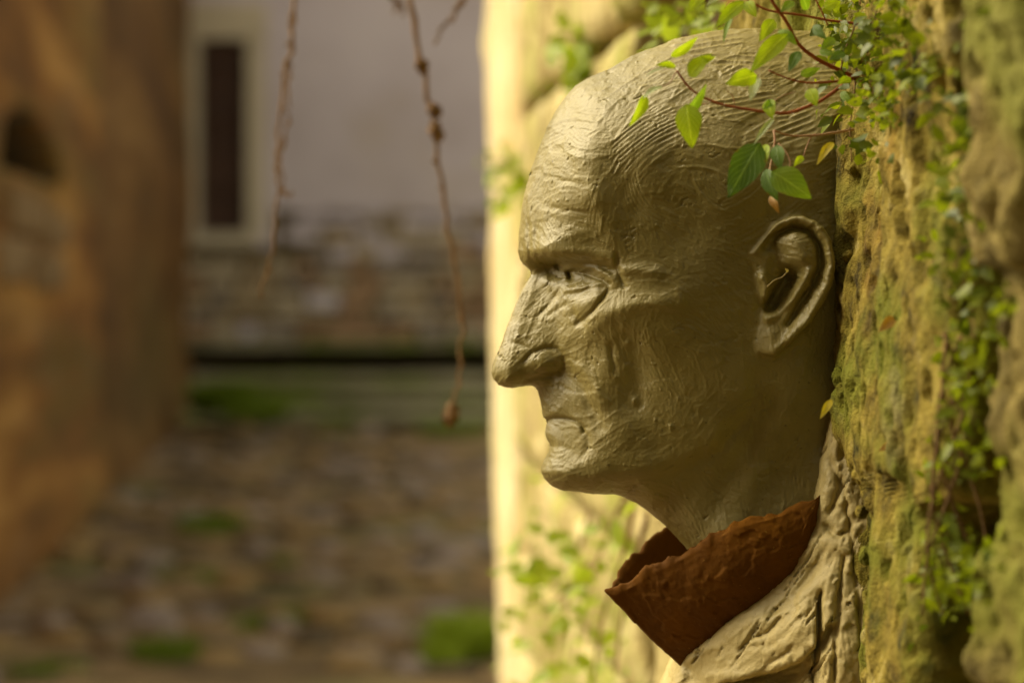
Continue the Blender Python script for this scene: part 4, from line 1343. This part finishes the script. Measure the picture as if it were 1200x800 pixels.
for q in range(nb):
    a = wx0 + (wx1 - wx0) * q / nb
    b = wx0 + (wx1 - wx0) * (q + 1) / nb
    wpart('shutter_board', a + .006, b - .006, HY + 0.10, HY + 0.14, wz0 + .005, wz1 - .005, M['shutter'])
for t in (0.2, 0.55, 0.85):
    wpart('shutter_batten', wx0 + .02, wx1 - .02, HY + 0.075, HY + 0.1, wz0 + (wz1 - wz0) * t, wz0 + (wz1 - wz0) * t + 0.08, M['shutter'])

# ------------------------------------------------------------------ leaves
CAMV = Vector((-SY, -CY, 0))     # towards the camera


def leaf_geo(base, tip, width, tilt=0.0, curl=0.0, fold=0.15, nu=5, nv=11, shape=0.8, side=0.0):
    """ovate leaf from base to tip; tilt turns it about its own axis, curl bends it, fold raises the halves"""
    base, tip = Vector(base), Vector(tip)
    ax = tip - base
    L = ax.length
    ax.normalize()
    nrm = CAMV - ax * CAMV.dot(ax)
    if nrm.length < 0.1:
        nrm = Vector((0, 0, 1)) - ax * ax.z
    nrm.normalize()
    nrm = Matrix.Rotation(tilt, 3, ax) @ nrm
    sd_ = ax.cross(nrm)
    V, UV, F = [], [], []
    for j in range(nv):
        v = j / (nv - 1)
        wv = (math.sin(math.pi * min(1, v) ** shape) ** 0.85) * (1 - 0.25 * v) if 0 < v < 1 else 0.0
        wv = max(wv, 0.02)
        for i in range(nu):
            u = -1 + 2 * i / (nu - 1)
            c = base + ax * (L * v) + nrm * (curl * L * (math.sin(math.pi * v) * 0.5 - 0.35 * v * v)) + sd_ * (side * L * math.sin(math.pi * v))
            p = c + sd_ * (u * wv * width * 0.5 * (1.1)) + nrm * (fold * abs(u) * wv * width * 0.5 + 0.03 * width * math.sin(9 * v + 3 * u))
            V.append(p)
            UV.append((u, v))
    for j in range(nv - 1):
        for i in range(nu - 1):
            a = j * nu + i
            F.append((a, a + 1, a + nu + 1, a + nu))
    return V, F, UV


shrub_root = P(1012, 90, 1.15)
shrub = empty('leafy_shrub', shrub_root)
tag(shrub, 'red-stemmed shrub with bright green leaves hanging from the wall over the clay head', 'shrub')
mpx = lambda D: D / FPX


def stem(pts, r0, r1, mat, parent, name='stem', n=30, sides=7):
    sp_ = smooth_path([P(*p) for p in pts], n)
    k = len(sp_)
    rad = [r0 + (r1 - r0) * i / (k - 1) for i in range(k)]
    V, F = tube(sp_, rad, sides, k, 0.12)
    return attach(mesh_obj(name, V, F, mat), parent)


px_ = 1.15 / FPX
STEMS = [
    ([(1008, 84, 1.158), (985, 102, 1.145), (962, 118, 1.138), (951, 123, 1.132), (923, 132.5, 1.125), (892, 130.6, 1.12), (860, 125.6, 1.118), (835, 119, 1.116), (810, 105, 1.114), (793, 83, 1.112)], 2.3, 1.2, 'twig_red'),
    ([(1006, 92, 1.158), (975, 96, 1.14), (945, 97, 1.13), (923, 92, 1.125), (901, 83, 1.12)], 1.6, 0.9, 'twig_red'),
    ([(1010, 94, 1.158), (985, 83, 1.15), (957, 69, 1.14), (935, 51, 1.13), (923, 28, 1.125), (904, 0, 1.12), (896, -25, 1.12)], 2.6, 2.0, 'twig_red'),
    ([(1010, 30, 1.16), (995, 27, 1.155), (970, 24, 1.15), (939, 18, 1.14), (901, 12.5, 1.13), (876, 0, 1.125), (862, -12, 1.12)], 1.8, 1.1, 'twig_red'),
    ([(1000, 152, 1.162), (976, 156, 1.15), (951, 159, 1.145), (926, 159, 1.14), (907, 153, 1.135)], 1.7, 1.2, 'twig_pale'),
    ([(907, 153, 1.135), (908, 166, 1.132), (905, 184, 1.13), (902, 200, 1.128)], 1.4, 1.1, 'twig_pale'),
    ([(912, 168, 1.135), (921, 178, 1.132), (926, 190, 1.13), (925, 198, 1.13)], 0.8, 0.6, 'twig_pale'),
    ([(951, 159, 1.145), (946, 170, 1.143), (941, 184, 1.14)], 0.9, 0.6, 'twig_pale'),
    ([(970, 30, 1.15), (964, 16, 1.147), (956, 0, 1.145), (950, -15, 1.145)], 1.0, 0.9, 'twig_red'),
    ([(793, 83, 1.112), (785, 97, 1.112), (776, 102, 1.112)], 0.7, 0.5, 'twig_pale'),
    ([(835, 119, 1.116), (820, 124, 1.114), (806, 127, 1.112)], 0.7, 0.5, 'twig_pale'),
    ([(892, 130, 1.12), (905, 120, 1.118), (918, 112, 1.118), (932, 108, 1.118)], 0.6, 0.4, 'twig_pale'),
    ([(862, 126, 1.118), (858, 112, 1.118), (851, 106, 1.118)], 0.6, 0.4, 'twig_pale'),
    ([(1003, 88, 1.155), (1000, 120, 1.150), (996, 150, 1.150), (998, 190, 1.150)], 1.4, 0.6, 'bark_dry'),
    ([(985, 83, 1.15), (990, 60, 1.15), (1000, 35, 1.15), (1010, -5, 1.15)], 1.3, 0.8, 'bark_dry')]
for pts, r0, r1, mt in STEMS:
    stem(pts, r0 * px_, r1 * px_, M[mt], shrub)

LEAVES = [  # base, tip, width px, depth, tilt, curl, fold, material
    ((786, 67), (818, 44), 13, 1.112, .5, .1, .3, 'leaf_bright'),
    ((808, 90), (832, 63), 20, 1.110, -.3, .35, .3, 'leaf_bright'),
    ((822, 68), (837, 68), 12, 1.108, .6, .4, .3, 'leaf_bright'),
    ((792, 78), (769, 76), 10, 1.112, .4, .1, .3, 'leaf_bright'),
    ((779, 80), (757, 88), 5, 1.114, .9, .1, .3, 'leaf_pale'),
    ((777, 102), (752, 115), 9, 1.112, .8, .2, .3, 'leaf_pale'),
    ((757, 111), (739, 148), 14, 1.110, -.3, .3, .4, 'leaf_bright'),
    ((800, 137), (829, 99), 16, 1.114, .7, .1, .4, 'leaf_mid'),
    ((805, 122), (811, 173), 32, 1.108, .1, .12, .12, 'leaf_bright'),
    ((887, 89), (851, 98), 23, 1.115, .2, .15, .2, 'leaf_bright'),
    ((923, 40), (879, 84), 24, 1.116, .3, .15, .25, 'leaf_bright'),
    ((907, 23), (890, 48), 17, 1.118, .1, .2, .2, 'leaf_bright'),
    ((912, 36), (934, 52), 14, 1.120, -.3, .2, .2, 'leaf_mid'),
    ((889, 91), (879, 118), 14, 1.116, .4, .1, .3, 'leaf_pale'),
    ((937, 60), (924, 84), 14, 1.125, .3, .1, .2, 'leaf_dark'),
    ((938, 88), (961, 80), 12, 1.128, .3, .1, .2, 'leaf_mid'),
    ((948, 104), (957, 124), 17, 1.128, .2, .1, .2, 'leaf_bright'),
    ((900, 117), (905, 139), 17, 1.118, .3, .1, .25, 'leaf_bright'),
    ((907, 118), (895, 128), 10, 1.118, .3, .1, .25, 'leaf_mid'),
    ((908, 138), (883, 169), 8, 1.122, .5, .1, .5, 'leaf_pale'),
    ((891, 168), (853, 231), 40, 1.124, .15, .12, .18, 'leaf_dark'),
    ((904, 201), (951, 232), 36, 1.122, -.2, .12, .18, 'leaf_mid'),
    ((897, 198), (911, 236), 20, 1.126, .5, .1, .35, 'leaf_dark'),
    ((905, 228), (912, 249), 11, 1.126, .4, .3, .4, 'leaf_brown'),
    ((897, 169), (896, 193), 14, 1.126, .4, .1, .3, 'leaf_bright'),
    ((910, 170), (914, 199), 18, 1.128, .3, .1, .2, 'leaf_dark'),
    ((941, 183), (930, 195), 9, 1.138, .2, .1, .3, 'leaf_bright'),
    ((977, 167), (957, 192), 11, 1.142, .4, .25, .4, 'leaf_yellow'),
    ((824, -8), (807, 13), 17, 1.112, .2, .1, .2, 'leaf_bright'),
    ((872, 2), (838, 32), 18, 1.116, .3, .1, .3, 'leaf_bright'),
    ((858, 18), (847, 50), 8, 1.116, .6, .1, .3, 'leaf_mid'),
    ((874, 2), (886, 20), 15, 1.116, .1, .1, .3, 'leaf_bright'),
    ((850, -8), (828, 6), 9, 1.112, .5, .1, .3, 'leaf_pale'),
    ((946, 12), (938, -10), 14, 1.13, .2, .1, .2, 'leaf_mid'),
    ((953, 30), (968, 46), 12, 1.13, .4, .1, .2, 'leaf_dark'),
    ((978, 45), (962, 58), 13, 1.13, .3, .1, .2, 'leaf_mid'),
    ((965, 8), (985, 2), 13, 1.13, .2, .1, .2, 'leaf_bright'),
    ((990, 62), (972, 70), 12, 1.135, .4, .1, .2, 'leaf_dark'),
    ((997, 92), (981, 98), 11, 1.138, .4, .1, .2, 'leaf_bright'),
    ((985, 108), (998, 120), 10, 1.138, .4, .1, .2, 'leaf_mid'),
    ((930, 2), (915, 14), 12, 1.125, .4, .1, .2, 'leaf_mid'),
    ((960, 60), (978, 64), 10, 1.13, .2, .1, .2, 'leaf_mid')]
for (b, t, w, D, tilt, curl, fold, mt) in LEAVES:
    V, F, UV = leaf_geo(P(b[0], b[1], D), P(t[0], t[1], D - 0.006), w * D / FPX, tilt, curl, fold)
    attach(mesh_obj('leaf', V, F, M[mt], uvs=UV), shrub)


def leaf_cloud(spots, mat, name, parent, seed, droop=0.3):
    """many small leaves in one mesh; spots = (point, size, number, spread vector)"""
    r = random.Random(seed)
    V, F = [], []
    for (c, size, num, spr) in spots:
        for q in range(num):
            p = Vector(c) + Vector([max(-1.7, min(1.7, r.gauss(0, 1))) * spr[k] for k in range(3)])
            d = Vector((r.gauss(-0.35, 1), r.gauss(0, 1), r.gauss(-droop, 0.8))).normalized()
            n_ = Vector((r.gauss(0, 1), r.gauss(-0.7, 1), r.gauss(0.6, 1)))
            s = d.cross(n_).normalized()
            n2 = s.cross(d)
            L = size * r.choice((0.4, 0.55, 0.7, 0.9, 1.2, 1.6))
            w = L * r.uniform(0.26, 0.42)
            b = len(V)
            V += [p, p + d * L * .3 + s * w * .85 + n2 * w * .2, p + d * L * .3 - s * w * .85 + n2 * w * .2, p + d * L * .68 + s * w * .7 + n2 * w * .12, p + d * L * .68 - s * w * .7 + n2 * w * .12, p + d * L - n2 * w * .3, p + d * L * .5]
            F += [(b, b + 1, b + 6), (b, b + 6, b + 2), (b + 1, b + 3, b + 6), (b + 6, b + 4, b + 2), (b + 3, b + 5, b + 6), (b + 6, b + 5, b + 4)]
    o = mesh_obj(name, V, F, mat)
    if parent is not None:
        attach(o, parent)
    return o


cs = random.Random(3)
sp1 = []
for q in range(150):
    px__, py__ = cs.uniform(970, 1105), cs.uniform(-10, 172)
    if px__ > 1060 and py__ > 110:
        continue
    if px__ < 1000 and py__ > 150:
        continue
    Dw = 0.2544 / ((px__ - 600) / FPX + 0.0755)
    sp1.append((P(px__, py__, Dw - 0.004), 0.0058, 7, (0.006, 0.009, 0.007)))
o = leaf_cloud(sp1[::2], M['foliage'], 'small_leaves', shrub, 41)
o['kind'] = 'stuff'
o = leaf_cloud(sp1[1::2], M['foliage_dark'], 'small_leaves', shrub, 42)
o['kind'] = 'stuff'

creeper = empty('wall_creeper', P(1120, 560, 0.98))
tag(creeper, 'small-leaved green creeper trailing down the joint at the right edge', 'creeper')
sp2 = []
for q in range(46):
    t = cs.random()
    py__ = 395 + 330 * t
    px__ = 1120 + 28 * math.sin(t * 5.0) + cs.gauss(0, 16)
    Dw = 0.2544 / ((px__ - 600) / FPX + 0.0755)
    sp2.append((P(px__, py__, Dw - 0.006), 0.0062, 4, (0.004, 0.008, 0.007)))
for (px__, py__) in [(1095, 680), (1104, 688), (1150, 690), (1140, 640), (1130, 430), (1128, 470), (1160, 420), (1165, 660), (1145, 700), (1110, 555), (1100, 540)]:
    Dw = 0.2544 / ((px__ - 600) / FPX + 0.0755)
    sp2.append((P(px__, py__, Dw - 0.008), 0.0066, 11, (0.004, 0.007, 0.006)))
o = leaf_cloud(sp2[::3] + sp2[-11:], M['foliage'], 'small_leaves', creeper, 43)
o['kind'] = 'stuff'
o = leaf_cloud(sp2[1::4], M['foliage_dark'], 'small_leaves', creeper, 44)
o['kind'] = 'stuff'
for q in range(5):
    pts = []
    for s in range(6):
        t = s / 5
        pts.append((1118 + 26 * math.sin(t * 5 + q) + 6 * q - 12, 390 + 330 * t, 0.2544 / ((1118 - 600) / FPX + 0.0755) - 0.004))
    stem(pts, 0.0009, 0.0005, M['bark_dry'], creeper, n=20, sides=5)

creeper2 = empty('wall_creeper', P(1140, 150, 0.96))
tag(creeper2, 'sparse mossy creeper along the upper joint at the right edge', 'creeper')
sp3 = []
for q in range(60):
    t = cs.random()
    px__ = 1140 + 14 * math.sin(t * 7) + cs.gauss(0, 20)
    py__ = -10 + 400 * t
    Dw = 0.2544 / ((px__ - 600) / FPX + 0.0755)
    sp3.append((P(px__, py__, Dw - 0.003), 0.0058, 8, (0.004, 0.010, 0.007)))
o = leaf_cloud(sp3[::2], M['foliage'], 'small_leaves', creeper2, 47)
o['kind'] = 'stuff'
o = leaf_cloud(sp3[1::3], M['foliage_dark'], 'small_leaves', creeper2, 48)
o['kind'] = 'stuff'
stem([(1150, -20, .952), (1142, 90, .955), (1150, 200, .95), (1138, 320, .955), (1142, 400, .95)], 0.001, 0.0005, M['bark_dry'], creeper2, n=20, sides=5)

# small leaves caught on the wall beside the neck
for (b, t, w, D, mt, lb) in [((975, 468), (961, 490), 9, 1.13, 'leaf_yellow', 'small orange and yellow leaf on the wall edge beside the neck'), ((1060, 512), (1030, 528), 14, 1.075, 'leaf_brown', 'blurred orange leaf stuck on the mossy stone'), ((1050, 372), (1030, 388), 14, 1.075, 'leaf_brown', 'faded orange leaf on the stone right of the ear')]:
    V, F, UV = leaf_geo(P(b[0], b[1], D), P(t[0], t[1], D - 0.004), w * D / FPX, .3, .2, .3)
    tag(mesh_obj('fallen_leaf', V, F, M[mt], uvs=UV), lb, 'leaf', 'leaves caught on the wall')

# ------------------------------------------------------------------ plants on the far part of the wall
def wall_plant(name, label, cat, root, sprigs, size, num, mat, seed, spread=0.02):
    e = empty(name, P(*root))
    tag(e, label, cat)
    sp_ = []
    r = random.Random(seed)
    for pts in sprigs:
        stem(pts, 0.0022, 0.001, M['bark_dry'], e, n=14, sides=5)
        w = smooth_path([P(*p) for p in pts], 14)
        for p in w[2:]:
            sp_.append((p, size, num, (spread, spread * 1.6, spread)))
    o = leaf_cloud(sp_, mat, 'leaves', e, seed)
    o['kind'] = 'stuff'
    return e


wall_plant('trailing_plant', 'lush bright green plant on the sunlit wall below the chin', 'plant', (740, 640, 2.0),
           [[(735, 575, 2.05), (715, 620, 2.15), (690, 690, 2.25), (670, 780, 2.35)], [(745, 585, 1.98), (730, 650, 2.0), (705, 730, 2.05), (690, 830, 2.1)], [(700, 570, 2.3), (680, 640, 2.4), (660, 720, 2.5), (650, 790, 2.5)],
            [(760, 600, 1.9), (735, 690, 1.95), (720, 790, 2.0)], [(690, 660, 2.1), (665, 690, 2.15), (648, 705, 2.2)]], 0.017, 4, M['foliage_far'], 61, 0.034)
wall_plant('wall_sprig', 'small green sprig on the sunlit wall above the forehead', 'plant', (690, 60, 2.4),
           [[(700, 50, 2.38), (675, 45, 2.36), (655, 40, 2.34)], [(700, 55, 2.38), (672, 75, 2.36), (655, 85, 2.34)], [(695, 60, 2.38), (690, 90, 2.36), (662, 98, 2.33)]], 0.024, 1, M['foliage_far'], 63, 0.010)
wall_plant('wall_sprig', 'thin sprig with few leaves on the wall corner left of the forehead', 'plant', (640, 210, 2.8),
           [[(628, 228, 2.86), (605, 200, 2.8), (590, 175, 2.78)], [(612, 208, 2.82), (590, 190, 2.78), (566, 188, 2.76)], [(620, 222, 2.84), (600, 222, 2.8), (580, 235, 2.78)]], 0.020, 1, M['foliage_far'], 65, 0.008)

wall_plant('wall_fern', 'green growth round the dark gap in the wall above the crown', 'plant', (780, 20, 1.7),
           [[(860, 25, 1.52), (850, 5, 1.55), (835, -8, 1.58)], [(800, 10, 1.72), (790, 30, 1.72), (782, 44, 1.72)], [(845, 20, 1.55), (840, 34, 1.55), (832, 44, 1.55)]], 0.014, 3, M['foliage_far'], 67, 0.012)

# ------------------------------------------------------------------ hanging twigs in front of the alley
def twig(name, label, pts_list, seed, mat='bark_dry', bud=0.0040):
    e = empty(name, P(*pts_list[0][0][0]))
    tag(e, label, 'twig', 'dry twigs hanging into the alley')
    r = random.Random(seed)
    for pts, r0, r1, nb_ in pts_list:
        sp_ = smooth_path([P(*p) for p in pts], 40)
        sp_ = [p + Vector((r.gauss(0, .0012), r.gauss(0, .0012), r.gauss(0, .0012))) for p in sp_]
        k = len(sp_)
        V, F = tube(sp_, [r0 + (r1 - r0) * i / (k - 1) for i in range(k)], 6, seed, 0.2)
        attach(mesh_obj('stem', V, F, M[mat]), e)
        bm = bmesh.new()
        for q in range(nb_):
            p = sp_[r.randrange(2, k)] + Vector((r.gauss(0, .0016), r.gauss(0, .0016), r.gauss(0, .0016)))
            s = bud * r.uniform(0.4, 1.0)
            mt = Matrix.Translation(p) @ Euler((r.uniform(0, 3), r.uniform(0, 3), r.uniform(0, 3))).to_matrix().to_4x4() @ Matrix.Diagonal((s, s * .6, s * .8, 1))
            bmesh.ops.create_icosphere(bm, subdivisions=1, radius=0.6, matrix=mt)
        if nb_:
            me = bpy.data.meshes.new('buds')
            bm.to_mesh(me)
            me.materials.append(M[mat])
            ob = bpy.data.objects.new('buds', me)
            C.objects.link(ob)
            attach(ob, e)
            ob['kind'] = 'stuff'
        bm.free()
    return e


TD = 1.85
twig('hanging_twig', 'dry double twig with knobbly buds hanging before the narrow window', [
    ([(347, -20, TD), (341, 40, TD), (330, 110, TD), (325, 180, TD), (326, 230, TD), (320, 290, TD), (305, 350, TD)], 0.0016, 0.0007, 26),
    ([(345, -20, TD + .02), (341, 70, TD + .02), (337, 130, TD + .02), (330, 200, TD + .02), (338, 232, TD + .02)], 0.0012, 0.0006, 22)], 71)
twig('hanging_twig', 'long dry twig with dark knots hanging before the lilac wall', [
    ([(478, -20, TD), (490, 50, TD), (500, 110, TD), (510, 160, TD), (520, 240, TD), (535, 320, TD), (543, 390, TD), (536, 450, TD), (528, 490, TD)], 0.0022, 0.0010, 22),
    ([(494, 76, TD), (496, 82, TD)], 0.004, 0.003, 8), ([(508, 126, TD), (510, 134, TD)], 0.004, 0.0035, 8), ([(510, 150, TD), (513, 160, TD)], 0.0045, 0.004, 8),
    ([(530, 478, TD), (528, 492, TD)], 0.004, 0.0046, 8)], 73)
twig('hanging_twig', 'short slanting twig tip at the top edge above the lilac wall', [
    ([(556, -20, TD), (540, 6, TD), (526, 26, TD), (509, 50, TD)], 0.0018, 0.0007, 16)], 75)
twig('hanging_twig', 'thin short twig beside the long twig at the top edge', [
    ([(448, -20, TD + .1), (462, 0, TD + .1), (474, 14, TD + .1)], 0.0014, 0.0008, 6)], 77)

# ------------------------------------------------------------------ grass in the alley
def grass_object(tufts, name, label, seed):
    r = random.Random(seed)
    V, F = [], []
    for (px__, py__, wpx, num, hgt) in tufts:
        Dg = CAMZ * FPX / (py__ - HOR)
        zb = 0.0
        for (ya, yb, zt, w) in STEPS:
            if Dg > ya:
                zb = zt
        if zb:
            Dg = (CAMZ - zb) * FPX / (py__ - HOR)
        c = P(px__, py__, Dg)
        rad = wpx / FPX * Dg * 0.5
        for q in range(num):
            a, rr = r.uniform(0, 6.28), rad * math.sqrt(r.random())
            p = Vector((c.x + math.cos(a) * rr, c.y + math.sin(a) * rr * 1.6, zb))
            lean = Vector((r.gauss(0, .45), r.gauss(0, .45), 1)).normalized()
            h_ = hgt * r.uniform(.5, 1.2)
            s = Vector((r.gauss(0, 1), r.gauss(0, 1), 0)).normalized() * h_ * 0.09
            b = len(V)
            V += [p - s, p + s, p + lean * h_ * .6 + s * .8, p + lean * h_ * .6 - s * .8, p + lean * h_ + Vector((lean.x, lean.y, -.2)) * h_ * .3]
            F += [(b, b + 1, b + 2, b + 3), (b + 3, b + 2, b + 4)]
    o = mesh_obj(name, V, F, M['grass'], smooth=False)
    o['kind'] = 'stuff'
    o['label'] = label
    o['category'] = 'grass'
    return o


grass_object([(250, 622, 80, 500, .10), (195, 768, 80, 600, .07), (295, 735, 60, 350, .06), (240, 680, 40, 200, .06), (340, 725, 40, 200, .05), (60, 790, 90, 300, .05), (330, 660, 30, 150, .05),
              (262, 484, 60, 1500, .30), (300, 490, 70, 700, .16), (340, 472, 90, 300, .08), (470, 456, 160, 260, .05), (530, 508, 80, 400, .14), (400, 508, 60, 160, .08), (300, 462, 120, 260, .06), (420, 482, 100, 200, .05)],
             'grass', 'green grass tufts between the cobbles and on the mossy steps', 91)
M_b = M['grass']
M['grass'] = M['foliage_far']
grass_object([(545, 765, 70, 700, .16), (520, 778, 40, 250, .10)], 'grass', 'bright green weed clump on the path at the foot of the sunlit wall corner', 93)
M['grass'] = M_b

# a straw caught in the ear
st_ = stem([(899, 336, 1.200), (908, 328, 1.198), (916, 325, 1.197), (923, 318, 1.194)], 0.00035, 0.0003, M['straw'], empty('dry_straw', P(905, 332, 1.198)), n=12, sides=5)
V, F, UV = leaf_geo(P(923, 319, 1.194), P(920, 314, 1.192), 0.0018, .3, .2, .3)
attach(mesh_obj('husk', V, F, M['straw'], uvs=UV), st_.parent)
tag(st_.parent, 'thin pale straw stuck in the hollow of the clay ear', 'straw')
